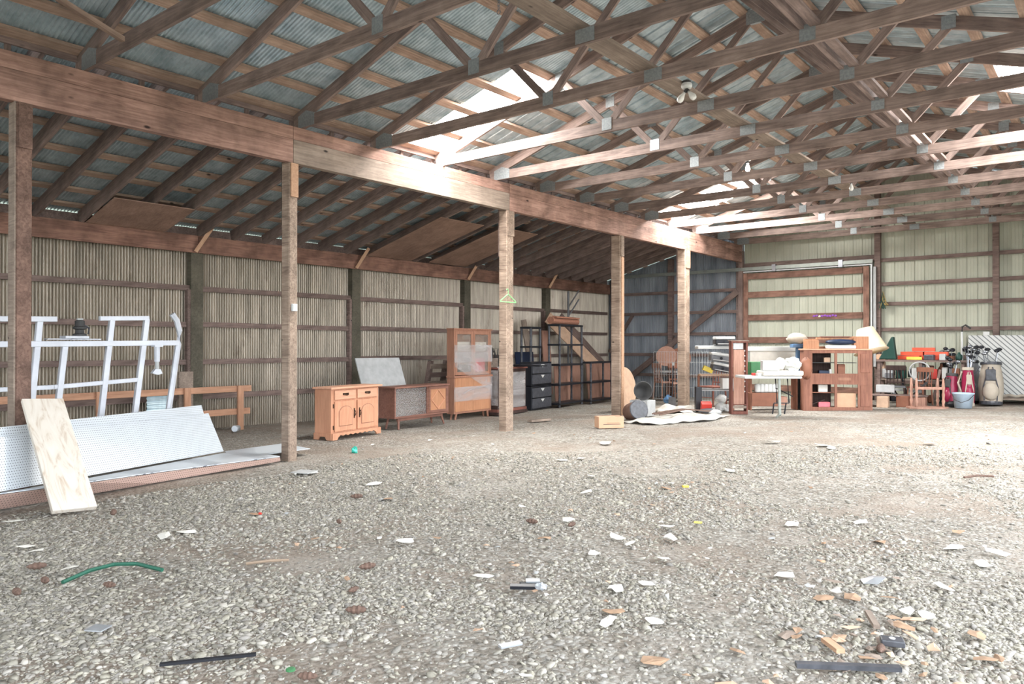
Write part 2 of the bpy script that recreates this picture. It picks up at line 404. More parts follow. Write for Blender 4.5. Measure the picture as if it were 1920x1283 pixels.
rp = bpy.data.objects.new('ceiling', None); C.objects.link(rp); struct(rp)
zr = lambda x: 4.37 + S1 * (x - B) if x <= RIDGE else 4.37 + S1 * (RIDGE - B) - S1 * (x - RIDGE)
zl = lambda x: ZQ + .236 + S2 * (x - A)
nl = Vector((-S1, 0, 1)).normalized(); nr = Vector((S1, 0, 1)).normalized(); n2 = Vector((-S2, 0, 1)).normalized()
XE = -8.02
def lslope(x0, x1, y0, y1, fine, nm='roof_sheet'):
    p, pi, am = (SINE, .046, .009) if fine else (RIB, .2, .022)
    return sheet(nm, (x0, y0, zr(x0)), (0, y1 - y0, 0), (x1 - x0, 0, zr(x1) - zr(x0)), nl, p, pi, am, 'galv', rp)
def rslope(x0, x1, y0, y1, nm='roof_sheet'):
    return sheet(nm, (x0, y0, zr(x0)), (0, y1 - y0, 0), (x1 - x0, 0, zr(x1) - zr(x0)), nr, RIB, .2, .018, 'galv', rp)
SK1 = (7.5, 8.4, XE, -5.9); SK2 = (15.0, 16.25, XE, -6.05); SK3 = (11.2, 12.35, -1.2, 1.2)
lslope(XE, RIDGE, -5, SK1[0], True); lslope(SK1[3], RIDGE, SK1[0], SK1[1], True)
lslope(XE, RIDGE, SK1[1], SK2[0], False); lslope(SK2[3], RIDGE, SK2[0], SK2[1], False); lslope(XE, RIDGE, SK2[1], 19.9, False)
rslope(RIDGE, 1.3, -5, SK3[0]); rslope(RIDGE, SK3[2], SK3[0], SK3[1]); rslope(RIDGE, 1.3, SK3[1], 19.9)
sheet('lean_to_sheet', (-12.25, -5, zl(-12.25)), (0, 24.9, 0), (XE + .1 + 12.25, 0, zl(XE + .1) - zl(-12.25)), n2, SINE, .046, .009, 'galv', rp)
MB().prism([(RIDGE - .25, zr(RIDGE - .25) + .03), (RIDGE, zr(RIDGE) + .035), (RIDGE + .25, zr(RIDGE + .25) + .03), (RIDGE, zr(RIDGE) + .05)], -5, 19.9, lambda u, v, a: (u, a, v)).build('ridge_cap', 'galv', rp)
for i, (y0, y1, x0, x1) in enumerate((SK1, SK2, SK3)):
    a = struct(MB().add([(x0, y0, zr(x0)), (x1, y0, zr(x1)), (x1, y1, zr(x1)), (x0, y1, zr(x0))], [(0, 1, 2, 3)]).build('window_%d' % (i + 1), 'skylight'))
# purlins (parts of the roof)
for x in (-7.97, -7.5, -6.96, -6.42, -5.88, -5.34, -4.8, -4.26, -3.74):
    board('purlin', (x, -4.8, zr(x) - .032), (x, 19.7, zr(x) - .032), .115, .04, 'purlin', rp, up=nl)
for x in (-3.42, -2.9, -2.36, -1.82, -1.28, -.74, -.2, .34, .85):
    board('purlin', (x, -4.8, zr(x) - .032), (x, 19.7, zr(x) - .032), .115, .04, 'purlin', rp, up=nr)
for x in (-11.88, -11.38, -10.84, -10.3, -9.76, -9.22, -8.68, -8.14):
    board('purlin', (x, -4.8, zl(x) - .03), (x, 19.7, zl(x) - .032), .115, .036, 'purlin', rp, up=n2)
board('fascia_board', (-8.04, -4.8, 4.27), (-8.04, 19.7, 4.27), .035, .13, 'rafter', rp)
for y in np.arange(2.5, 19, .62):
    board('blocking', (-8.10, y, 4.09), (-8.06, y, 4.36), .035, .05, 'rafter', rp, up=(0, 1, 0))

# ------------------------------------------------------------------ left wall
def wallroot(n):
    o = bpy.data.objects.new(n, None); C.objects.link(o); return struct(o)
wl = wallroot('wall_left')
XW = -12.14
sheet('wall_sheet', (XW, -5, -.25), (0, 24.9, 0), (0, 0, 3.42), (1, 0, 0), VEE, .046, .014, 'wallsheet', wl)
for k, (z, t) in enumerate(((2.357, .085), (1.744, .085), (1.13, .085), (.53, .09))):
    for y0, y1 in ((-4.8, -.4), (-.2, 3.02), (3.22, 6.37), (6.58, 9.74), (9.95, 13.07), (13.28, 16.29), (16.5, 19.5)):
        if z == .53 and y0 > 9: continue
        board('girt', (-12.06, y0, z + random.uniform(-.01, .01)), (-12.06, y1, z + random.uniform(-.01, .01)), .05, t, 'girt', wl)
for y in (-.3, 3.12, 6.475, 9.845, 13.175, 16.395):
    MB().box(-12.13, -11.99, y - .105, y + .105, -.2, ZP).build('wall_post', 'wallpost', wl)
    MB().box(-12.10, -12.0, y - .16, y - .105, -.1, 2.33).build('nailer', 'girt', wl)
cuts = [-4.8, 1.2, 6.47, 9.85, 13.17, 19.5]
for a, b in zip(cuts, cuts[1:]):
    board('top_plate', (A - .02, a, (ZP + ZQ) / 2), (A - .02, b - .004, (ZP + ZQ) / 2), .04, ZQ - ZP, 'plate', wl)
MB().box(-12.20, -12.17, -5, 19.7, ZP, zl(-12.185) - .016).build('eave_board', 'girt', wl)
for y in (6.5, 9.87, 13.2, 16.42):
    board('strut', (-11.9, y - .1, 2.95), (-11.78, y + .12, 3.36), .04, .06, 'pale', wl)

# ------------------------------------------------------------------ far end wall
wb = wallroot('wall_back')
def gable(x0, x1, zf, name, mat, prof, pitch, amp, y):
    mb = MB(); pts = []; t = x0
    while t < x1:
        for f, o in prof:
            q = t + f * pitch
            if q < x1: pts.append((q, o * amp))
        t += pitch
    pts.append((x1, 0))
    if x0 < RIDGE < x1: pts = sorted(pts + [(RIDGE, 0)])
    n = len(pts); vs = [(q, y - o, -.3) for q, o in pts] + [(q, y - o, zf(q)) for q, o in pts]
    return mb.add(vs, [(i, i + 1, n + i + 1, n + i) for i in range(n - 1)]).build(name, mat, wb)
gable(-4.6, 1.2, lambda x: zr(x) - .02, 'end_sheet', 'green', RIBF, .212, .022, YE + .14)
mb = gable(-7.86, -4.6, lambda x: zr(x) - .02, 'end_sheet', 'green', RIBF, .212, .022, YE + .12)
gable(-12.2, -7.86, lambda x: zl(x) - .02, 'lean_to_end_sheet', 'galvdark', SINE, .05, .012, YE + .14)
for x, w in ((-4.53, .13), (-2.12, .12), (.3, .12)):
    MB().box(x - w / 2, x + w / 2, YE - .03, YE + .1, -.1, zr(x) - .1).build('wall_post', 'girt', wb)
for x in (-7.97, -10.0, -11.9):
    MB().box(x - .07, x + .07, YE - .03, YE + .1, -.2, zl(x) - .1).build('wall_post', 'girt', wb)
for x0, x1 in ((-4.465, -2.18), (-2.06, .24)):
    for z in (3.46, 2.884, 2.404, 1.793, 1.15, .55):
        board('girt', (x0, YE + .075, z), (x1, YE + .075, z), .05, .085, 'girt', wb)
for z in (2.92, 2.33, 1.73, 1.14, .55):
    for x0, x1 in ((-11.83, -10.07), (-9.93, -8.04)):
        board('girt', (x0, YE + .075, z), (x1, YE + .075, z), .05, .085, 'girt', wb)
board('header_board', (-7.83, YE + .03, 3.52), (-4.6, YE + .03, 3.52), .05, .16, 'girt', wb)
board('diagonal_brace', (-11.29, YE - .07, .46), (-7.98, YE - .07, 2.86), .05, .16, 'girt', wb, up=(0, 0, 1))
board('diagonal_brace', (-12.0, YE - .04, 1.2), (-11.2, YE - .04, 2.3), .04, .1, 'girt', wb)
board('corner_post', (-7.9, YE - .02, 0), (-7.9, YE - .02, ZB + .3), .12, .14, 'girt', wb, up=(0, 1, 0))
# sliding door in the far wall and its track
d1 = wallroot('door_1')
gable_p = sheet('door_panel', (-7.86, YE + .05, -.05), (3.2, 0, 0), (0, 0, 3.38), (0, -1, 0), RIBF, .212, .022, 'green', d1)
for z in (3.245, 2.755, 2.145, 1.55, .3):
    board('rail', (-7.72, YE - .005, z), (-4.86, YE - .005, z), .04, .155, 'plate', d1)
for x in (-7.79, -4.78):
    board('stile', (x, YE - .005, .1), (x, YE - .005, 3.33), .04, .13, 'plate', d1, up=(1, 0, 0))
for x in (-7.9, -4.66):
    MB().box(x - .018, x + .018, YE - .03, YE + .03, .1, 3.38).build('weather_strip', 'white', d1)
MB().box(-7.9, -4.64, YE - .035, YE + .02, 3.355, 3.385).build('weather_strip', 'white', d1)
tr = thing('door_track', 'long grey steel sliding door track on the far wall', 'door track', (-7.9, YE - .05, 3.44))
MB().box(-4.0, 3.28, -.04, .03, -.045, .045).build('rail', 'track', tr)
for x in (.9, 2.55):
    MB().box(x - .05, x + .05, -.06, .02, -.1, .08).build('hanger', 'steel', tr)
tb = MB()
tb.box(-4.6, -4.545, YE - .1, YE - .04, .9, 3.3).build('insulation_strip', 'lightgrey', d1)

# near end and right side, behind the camera
wf = wallroot('wall_front')
sheet('end_sheet', (-7.6, -5, -.2), (6.0, 0, 0), (0, 0, 4.4), (0, 1, 0), RIB, .2, .018, 'green', wf)
MB().box(-8.1, -7.6, -5.05, -4.95, -.2, 4.2).build('jamb', 'girt', wf)
wr = wallroot('wall_right')
for y in (-4.6, 2.5, 9.6, 16.3):
    MB().box(XR - .07, XR + .08, y - .07, y + .08, -.1, ZB).build('wall_post', 'post', wr)
board('right_beam', (XR, -4.8, (ZB + ZT) / 2), (XR, 19.5, (ZB + ZT) / 2), .1, ZT - ZB, 'header', wr)
sheet('side_sheet', (XR + .5, 15.5, -.2), (0, 4.4, 0), (0, 0, 4.2), (-1, 0, 0), RIB, .2, .018, 'green', wr)

# ------------------------------------------------------------------ header posts and header
POSTS = [(2.50, 2.633, .15, 'nearest the camera, stained brown with a bare grey side'), (5.41, 5.532, .15, 'with a small white box on it'), (9.58, 9.764, .16, 'with a green clothes hanger on it'),
         (13.19, 13.33, .2, 'dark on its left half, beside the short black shelf'), (16.12, 16.36, .19, 'farthest along the header, rust stained at its foot')]
for i, (y0, y1, w, lab) in enumerate(POSTS):
    t = thing('header_post', 'square wooden post %s' % lab, 'post', (B, y0, fz(B, y0)))
    zz = ZB - fz(B, y0)
    c = .012; d = y1 - y0
    MB().prism([(0, c), (-c, 0), (-w, 0), (-w, d), (-c, d), (0, d - c)], -.15, zz, lambda u, v, a: (u, v, a)).build('timber', M['post'] if i else M['post1'], t)
    if i == 0: MB().box(-w, -.004, -.014, 0, -.15, zz).build('side_board', 'plank', t)
    if i == 3: MB().box(0, .016, .05, d, -.15, zz - .44).build('side_board', 'pale', t)
    MB().box(-w - .04, -w, .02, d - .02, zz - .75, zz + .35).build('cleat', 'wallpost' if i == 1 else 'girt', t)
    MB().box(-.002 if i else -.004, .022, d * .12, d * .95, zz - .42, zz - .01).build('scab_board', 'pale' if i in (1, 4) else 'post1' if i == 0 else 'post', t)
HB = [(-4.8, 5.465, 'nearest header beam, reddish brown and knotty, left of the post with the white box'), (5.47, 9.655, 'header beam between the white-boxed post and the hanger post, pale along its bottom'),
      (9.66, 16.24, 'red brown header beam reaching from the hanger post to the farthest post'), (16.245, 19.5, 'dark header beam between the farthest post and the far end wall')]
for i, (y0, y1, lab) in enumerate(HB):
    t = thing('header_beam', lab, 'beam', (B, y0, ZB)); h = ZT - ZB; hs = h * .64
    board('lower_board', (-.05, 0, hs / 2), (-.05, y1 - y0, hs / 2), .1, hs - .003, 'plank' if i == 1 else 'header', t, bev=.003)
    board('upper_board', (-.052, 0, (h + hs) / 2), (-.052, y1 - y0, (h + hs) / 2), .1, h - hs - .002, 'header', t, bev=.003)
    if i in (0, 3): t.children[0].scale = (1, 1, 1)
# rafters of the lean-to
r0 = None; ys_ = [4.66 + .615 * k for k in range(-5, 25)]
ys_ = [y for y in ys_ if y < 19.4]
for i, y in enumerate(reversed(ys_)):
    lab = 'brown lean-to rafter sloping from wall plate to header, %s from the far end wall' % ORD[i]
    if r0 is None:
        x0, x1 = -12.02, -8.12; z = lambda x: ZQ + .088 + S2 * (x - A)
        r0 = board('rafter', (x0, y, z(x0)), (x1, y, z(x1)), .042, .185, 'rafter'); tag(r0, lab, 'rafter', 'lean-to rafters')
    else:
        r = r0.copy(); C.objects.link(r); r.location.y = y; r['label'] = lab
# trusses
TY = [5.6 + 1.25 * k for k in range(-5, 12)]
def truss(y, label):
    t = thing('roof_truss', label, 'roof truss', (B, y, ZT), 0, 'roof trusses')
    L = XR - B; tz = lambda x: zr(x) - .055 - ZT        # top of chord
    X = lambda x: x - B
    s = .148 / 2; k = .14
    board('bottom_chord', (-.12, 0, .07), (L + .12, 0, .07), .038, .14, 'truss', t)
    mid = lambda x: tz(x) - .074
    board('top_chord', (-.16, 0, mid(B - .16)), (X(RIDGE), 0, mid(RIDGE)), .038, .14, 'truss', t)
    board('top_chord', (L + .16, 0, mid(XR + .16)), (X(RIDGE) , 0, mid(RIDGE)), .038, .14, 'truss', t)
    for a, b in ((-5.03, -5.72), (-4.97, -3.64), (-2.18, -3.52), (-2.12, -1.43)):
        board('web', (X(a), 0, .1), (X(b), 0, mid(b) - .03), .036, .088, 'truss', t)
    pl = lambda x, z, w, h: MB().box(X(x) - w / 2, X(x) + w / 2, -.0235, .0235, z - h / 2, z + h / 2).build('connector_plate', 'plate_galv', t)
    MB().prism([(-.06, 0.004), (.26, .004), (.26, .15), (.1, .2), (-.06, .15)], -.0235, .0235, lambda u, v, a: (u, a, v)).build('connector_plate', 'plate_galv', t)
    MB().prism([(L + .06, 0.004), (L - .26, .004), (L - .26, .15), (L - .1, .2), (L + .06, .15)], -.0235, .0235, lambda u, v, a: (u, a, v)).build('connector_plate', 'plate_galv', t)
    pl(-5.0, .1, .14, .15); pl(-2.15, .1, .14, .15); pl(-3.68, .07, .2, .125); pl(-5.72, mid(-5.72), .14, .15); pl(-1.44, mid(-1.44), .14, .15); pl(RIDGE, mid(RIDGE) - .03, .24, .18)
    return t
n = len(TY); t0 = None
for i, y in enumerate(reversed(TY)):
    lab = 'wooden roof truss with steel connector plates, %s from the far end wall' % ORD[i]
    if t0 is None: t0 = truss(y, lab)
    else: dup(t0, (B, y, ZT), lab)
# boards running along the trusses
tag(board('walk_board', (-3.78, -2, ZT + .155), (-3.78, 19.4, ZT + .155), .24, .03, 'plank'), 'wide grey board laid flat along the middle of the truss bottom chords', 'board')
t = thing('bracing', 'pair of long dark boards bracing the trusses right of the middle board', 'brace', (-2.2, -2, ZT + .14))
board('board', (0, 0, .045), (0, 21.4, .045), .04, .09, 'rafter', t); board('board', (.12, 0, .02), (.12, 21.4, .02), .09, .035, 'rafter', t)
tag(board('diagonal_brace', (-7.27, 2.62, 4.46), (-7.02, 3.11, 4.16), .09, .04, 'purlin'), 'loose brown diagonal board in the near roof corner above the header', 'board')
t = thing('hook_chain', 'short dark chain with a hook hanging from a truss web', 'chain', (-4.65, 5.55, 4.78))
for k in range(5):
    m = MB(); m.tube([(0.012 * math.cos(a) * (1 if k % 2 else 0), .012 * math.cos(a) * (0 if k % 2 else 1), -.03 * k + .02 * math.sin(a)) for a in np.linspace(0, 2 * PI, 9)], .004, 5); m.build('link', 'steel', t)
MB().tube([(.02 * math.cos(a), 0, -.165 + .022 * math.sin(a)) for a in np.linspace(PI * .5, PI * 2.2, 9)], .005, 5).build('hook', 'steel', t)
# plywood under rafters
for (x0, x1, y0, y1, lab) in ((-11.9, -10.97, 4.7, 5.88, 'brown plywood sheet under the rafters above the leaning white frame'), (-11.88, -9.8, 10.02, 11.25, 'big plywood sheet under the rafters left of the hanger post'), (-11.85, -9.75, 11.76, 12.95, 'reddish plywood sheet under the rafters just behind the hanger post')):
    zz = lambda x: ZQ - .014 + S2 * (x - A)
    o = MB().prism([(x0, zz(x0) - .006), (x1, zz(x1) - .006), (x1, zz(x1) + .006), (x0, zz(x0) + .006)], y0, y1, lambda u, v, a: (u, a, v)).build('plywood_sheet', 'ply'); tag(o, lab, 'plywood')
# ------------------------------------------------------------------ lamps
def lamp(name, label, loc, lit=False, two=True):
    t = thing(name, label, 'light fixture', loc)
    MB().lathe([(.055, 0), (.06, -.03), (.05, -.05), (.035, -.055)], 18).build('base', 'plastic_white', t, smooth=False)
    MB().lathe([(.045, .03), (.045, .0)], 12).build('junction_box', 'darkgrey', t)
    for sg in ((-1, 1) if two else (0,)):
        R = Matrix.Rotation(math.radians(38 * sg), 3, 'Y'); z0 = -.06
        MB().lathe([(.018, .0), (.02, -.035)], 10, (0, 0, z0), R).build('socket', 'darkgrey', t)
        MB().lathe([(.014, -.035), (.018, -.06), (.034, -.1), (.036, -.125), (.026, -.15), (.004, -.158)], 14, (0, 0, z0), R).build('bulb', 'litbulb' if lit else 'bulb', t, smooth=True)
    return t
lamp('ceiling_lamp', 'white ceiling lamp base with two unlit bulbs under the middle roof board', (-3.62, 7.47, 4.22))
lamp('ceiling_lamp', 'small white ceiling lamp with single bulb further back near the far wall', (-3.5, 13.4, 4.22), two=False)
lamp('ceiling_lamp', 'lit bare bulb glowing between the trusses beside the far skylight', (-4.48, 11.36, 4.32), lit=True, two=False)
t = thing('junction_box', 'small white electrical box on the right face of a post', 'electrical box', (-7.845, 5.47, 1.86))
MB().box(0, .035, -.035, .035, -.045, .045).build('box', 'plastic_white', t, .006); MB().box(.035, .038, -.02, .02, -.03, .03).build('cover', 'white', t)
t = thing('clothes_hanger', 'light green plastic clothes hanger on a post', 'hanger', (-7.8, 9.52, 2.24))
MB().tube([(.03, 0, .0), (.03, -.2, -.115), (.03, -.2, -.13), (.03, .2, -.13), (.03, .2, -.115), (.03, 0, 0)], .009, 6).build('frame', 'lime', t)
MB().tube([(.03, 0, 0), (.03, 0.005, .03)] + [(.03, -.02 + .025 * math.cos(a), .055 + .03 * math.sin(a)) for a in np.linspace(-.5, PI * .9, 7)], .006, 6).build('hook', 'lime', t)
MB().box(-.05, .035, -.004, .004, .062, .07).build('nail', 'steel', t)


# ================================================================== left foreground
t = thing('display_frame', 'white metal rack frame standing behind the leaning pegboards', 'metal frame', (-9.2, 2.2, 0))
Y = lambda y: y - 2.2
def tb(nm, a, b, w=.06): return board(nm, (0, Y(a[0]), a[1]), (0, Y(b[0]), b[1]), w, w, 'frame', t, up=(1, 0, 0), bev=.006)
tb('upright', (3.02, 0), (3.16, 1.66)); tb('upright', (3.27, 0), (3.415, 1.4)); tb('upright', (3.74, 0), (3.92, 1.70)); tb('upright', (4.12, 0), (4.325, 1.72))
MB().tube([(0, Y(4.54), 0), (0, Y(4.60), .6), (0, Y(4.66), 1.0), (0, Y(4.72), 1.42), (0, Y(4.735), 1.58), (0, Y(4.70), 1.71), (0, Y(4.64), 1.79)], .036, 6).build('curved_upright', 'frame', t)
tb('cross_rail', (2.0, 1.40), (4.72, 1.43), .065); tb('top_rail', (2.0, 1.66), (3.33, 1.69)); tb('top_rail', (3.78, 1.71), (4.35, 1.73), .055)
tb('lower_rail', (2.0, .92), (3.3, .935), .05); tb('lower_rail', (3.3, .935), (4.22, .985), .05); tb('foot_rail', (2.0, .03), (4.6, .03))
t = thing('trailer_jack', 'white trailer jack hanging under the rail of the white metal frame', 'trailer jack', (-9.13, 4.42, 1.40))
MB().lathe([(.032, 0), (.032, -.2)], 12).build('outer_tube', 'frame', t); MB().lathe([(.024, -.2), (.024, -.3)], 12).build('inner_tube', 'lightgrey', t)
MB().prism([(-.03, -.29), (.03, -.29), (.055, -.345), (.0, -.36), (-.07, -.34)], -.03, .03, lambda u, v, a: (a, u, v)).build('foot', 'frame', t); MB().box(-.05, .05, -.05, .05, -.02, .0).build('mount_plate', 'frame', t)
t = thing('bracket_plate', 'white metal bracket plate lying on top of the frame rail', 'bracket', (-9.2, 3.22, 1.46))
MB().box(-.06, .06, 0, .56, 0, .015).build('arm', 'frame', t, .004); MB().box(-.09, .09, .17, .42, .015, .045).build('plate', 'frame', t, .008)
t = thing('winch', 'dark grey winch drum standing on the white bracket', 'winch', (-9.2, 3.57, 1.506))
MB().lathe([(.07, 0), (.07, .02), (.045, .03), (.045, .07), (.07, .08), (.07, .1), (.05, .11), (.05, .17), (.03, .18)], 16).build('drum', 'darkgrey', t); MB().tube([(0, .05, .12), (0, .1, .09), (0, .09, .02)], .012, 6).build('handle', 'blackgrey', t); MB().box(-.02, .02, -.03, .03, .18, .2).build('cap', 'lightgrey', t)
# pegboards
def sheetboard(nm, lab, p0, p1, h0, h1, w, mat, cat='pegboard'):
    """long leaning sheet: lower edge p0 to p1, upper edge offset"""
    p0, p1 = Vector(p0), Vector(p1); up = Vector(h0)
    o = board(nm, p0 + up / 2, p1 + up / 2, w, up.length, mat, up=up.normalized()); return tag(o, lab, cat)
def poly(nm, lab, cat, pts, th, mat):
    n = len(pts); p = [Vector(q) for q in pts]; nn = Vector((0, 0, th))
    o = MB().add([*p, *[q + nn for q in p]], [tuple(range(n))[::-1], tuple(range(n, 2 * n))] + [(i, (i + 1) % n, n + (i + 1) % n, n + i) for i in range(n)]).build(nm, mat); return tag(o, lab, cat)
def quadsheet(nm, lab, cat, p00, p10, p11, p01, th, mat):
    """flat or slightly twisted sheet; its own x axis runs along the lower edge"""
    p = [Vector(q) for q in (p00, p10, p11, p01)]; X = (p[1] - p[0]).normalized(); N = X.cross((p[2] + p[3] - p[0] - p[1])).normalized(); Z = N.cross(X) * -1
    if Z.dot(p[3] - p[0]) < 0: Z = -Z
    Yv = Z.cross(X); Mx = Matrix((X, Yv, Z)).transposed().to_4x4(); Mx.translation = p[0]; I = Mx.inverted(); n = 12; vs = []; fs = []
    for s_ in (0, th):
        for j in range(n + 1):
            for i in range(n + 1):
                u, v = i / n, j / n; q = I @ ((p[0] * (1 - u) + p[1] * u) * (1 - v) + (p[3] * (1 - u) + p[2] * u) * v); vs.append((q.x, q.y + s_, q.z))
    k = (n + 1) ** 2; id_ = lambda i, j, o: o * k + j * (n + 1) + i
    for o in (0, 1):
        for j in range(n):
            for i in range(n): fs.append((id_(i, j, o), id_(i + 1, j, o), id_(i + 1, j + 1, o), id_(i, j + 1, o)))
    edge = [(i, 0) for i in range(n)] + [(n, j) for j in range(n)] + [(i, n) for i in range(n, 0, -1)] + [(0, j) for j in range(n, 0, -1)]
    for a, b in zip(edge, edge[1:] + edge[:1]): fs.append((id_(*a, 0), id_(*b, 0), id_(*b, 1), id_(*a, 1)))
    o = MB().add(vs, fs).build(nm, mat); o.matrix_basis = Mx; return tag(o, lab, cat)
quadsheet('pegboard', 'tall white pegboard leaning behind another pegboard, only its upper edge showing', 'pegboard', (-6.90, 1.2, .21), (-8.70, 4.92, .12), (-9.20, 5.03, .63), (-6.99, 1.2, .70), .006, 'peg')
quadsheet('pegboard', 'large white pegboard sheet leaning on the nearest post behind the plywood plank', 'pegboard', (-6.70, 1.2, .225), (-8.56, 4.97, .10), (-9.08, 5.06, .53), (-6.94, 1.2, .63), .006, 'peg')
poly('pegboard', 'white pegboard lying flat at the foot of the leaning sheets', 'pegboard', [(-7.10, 2.0, .192), (-7.27, 2.9, .165), (-7.49, 3.66, .135), (-7.78, 5.24, .08), (-8.06, 5.26, .08), (-8.10, 5.9, .075), (-8.80, 5.98, .075), (-8.62, 5.02, .09), (-8.50, 4.97, .09), (-7.49, 2.9, .155)], -.008, 'peg')
top = [(-6.70, 1.2, .215), (-7.10, 2.0, .176), (-7.268, 2.9, .149), (-7.488, 3.66, .119), (-7.776, 5.24, .064)]; bot = [(-7.10, 1.2, .012), (-7.33, 2.0, .012), (-7.45, 2.9, .012), (-7.57, 3.66, .012), (-7.83, 5.28, .012)]
Xd = (Vector(bot[-1]) - Vector(bot[0])).normalized(); Rm = Matrix((Xd, Vector((0, 0, 1)).cross(Xd), Vector((0, 0, 1)))).transposed().to_4x4(); Rm.translation = bot[0]; Im = Rm.inverted()
m = MB(); P_ = [Im @ Vector(q) for q in top + bot]; P_ += [q + Vector((0, .006, .002)) for q in P_]
m.add(P_, [(k, k + 1, k + 6, k + 5) for k in range(4)] + [(k + 10, k + 11, k + 16, k + 15) for k in range(4)] + [(k, k + 1, k + 11, k + 10) for k in range(4)] + [(k + 5, k + 6, k + 16, k + 15) for k in range(4)] + [(0, 5, 15, 10), (4, 9, 19, 14)])
o = m.build('pegboard', 'pegback'); o.matrix_basis = Rm; tag(o, 'brown backed pegboard with a painted pinkish reflection slanting under the white sheets down to the gravel', 'pegboard')
t = thing('plywood_plank', 'pale plywood plank with wavy grain leaning on the nearest post', 'plank', (-6.80, 2.44, 0))
d = Vector((-.97, .09, .87)); nrm = Vector((.87, 0, .97)).normalized()
board('face', Vector((.0, .165, .02)), Vector((0, .165, .02)) + d, .34, .045, 'wavy', t, up=nrm, bev=.004)
# lumber fence along the left wall
t = thing('lumber_fence', 'low fence of orange brown lumber standing along the left wall', 'fence', (-11.5, 2.2, 0))
Yf = lambda y: y - 2.2
board('rail', (0, 0, .665), (0, Yf(7.17), .675), .04, .10, 'fence', t); board('rail', (0, Yf(4.7), .29), (0, Yf(7.15), .295), .04, .10, 'fence', t)
for y in (4.72, 6.03, 6.95): board('post', (.045, Yf(y), -.05), (.045, Yf(y), .725), .04, .10, 'fence', t, up=(0, 1, 0))
tag(MB().box(-11.60, -11.54, 5.94, 6.17, -.05, .98).build('scrap_board', 'plank'), 'short grey board standing upright behind the lumber fence', 'board')
o = sheet('metal_offcut', (-11.58, 5.45, .0), (0, 0, .68), (0, .4, 0), (1, 0, 0), SINE, .06, .012, 'galv'); tag(o, 'offcut of corrugated metal with sideways ridges behind the lumber fence', 'metal sheet')
tag(MB().lathe([(.05, 0), (.06, .1), (.05, .12)], 14, (0, 0, 0), Euler((PI / 2, 0, .6)).to_matrix()).build('tin_can', 'tin'), 'small tin can lying on the gravel beside the fence end', 'can').location = (-11.2, 6.75, .05)

# ================================================================== furniture along the left wall
def handle(p, loc, vert=False):
    m = MB(); L = .045
    if vert: m.tube([(0, -.004, -L), (0, -.026, -L * .6), (0, -.03, 0), (0, -.026, L * .6), (0, -.004, L)], .006, 6); m.box(-.012, .012, -.004, 0, -L - .03, L + .03)
    else: m.tube([(-L, -.004, .005), (-L * .7, -.024, -.008), (0, -.028, -.015), (L * .7, -.024, -.008), (L, -.004, .005)], .006, 6); m.box(-L - .02, L + .02, -.004, 0, -.008, .022)
    o = m.build('handle', 'brass', p); o.location = loc
W, D, Hh = 1.11, .34, .78
t = thing('oak_sideboard', 'honey oak sideboard with two drawers above two arched doors', 'sideboard', (-9.01, 6.94, 0), 100)
MB().box(.01, W - .01, .02, D, .09, Hh - .03).build('carcass', 'oak', t, .003)
MB().box(-.035, W + .035, -.03, D + .01, Hh - .03, Hh).build('top', 'oakx', t, .006)
m = MB(); sc = [(0, .0), (.1, 0), (.12, .035)] + [(.12 + (W - .24) * k / 16, .05 + .018 * (k % 2)) for k in range(1, 16)] + [(W - .12, .035), (W - .1, 0), (W, 0), (W, .1), (0, .1)]
m.prism([(u, v) for u, v in sc], -.025, .0, lambda u, v, a: (u, a, v)); m.prism([(.0, 0), (.09, 0), (.12, .05), (D - .12, .05), (D - .09, 0), (D, 0), (D, .1), (0, .1)], -.012, .01, lambda u, v, a: (a, u, v))
m.box(W - .01, W + .012, 0, D, .04, .1); m.build('plinth', 'oak', t)
for k in range(2):
    x0 = .07 + k * .505; x1 = x0 + .465
    dr = MB().box(x0, x1, -.005, .02, Hh - .19, Hh - .05).build('drawer', 'oakx', t, .006); handle(dr, ((x0 + x1) / 2, -.006, Hh - .115))
    do = MB().box(x0, x1, -.005, .02, .12, Hh - .215).build('door', 'oak', t, .006)
    z0, z1 = .2, .49; xm = (x0 + x1) / 2
    pr_ = [(x0 + .09, z0), (x1 - .09, z0), (x1 - .09, z1 - .08)] + [(xm + (x1 - .09 - xm) * math.cos(a) * .9, z1 - .08 + .075 * math.sin(a)) for a in np.linspace(.25, PI - .25, 9)] + [(x0 + .09, z1 - .08)]
    MB().prism(pr_, -.013, -.004, lambda u, v, a: (u, a, v)).build('raised_panel', 'oak', do, .006)
    q = [(xm + (u - xm) * 1.09, (v - .33) * 1.07 + .33) for u, v in pr_]; MB().prism(q, -.0062, -.004, lambda u, v, a: (u, a, v)).build('groove', 'veneer_frame', do)
    handle(do, (x1 - .04 if k == 0 else x0 + .04, -.006, .37), True)
    for z in (.18, .5):
        o = MB().box(-.008, .008, -.008, .0, -.03, .03).build('hinge', 'brass', t); o.location = (x0 - .012 if k == 0 else x1 + .012, 0.02, z)
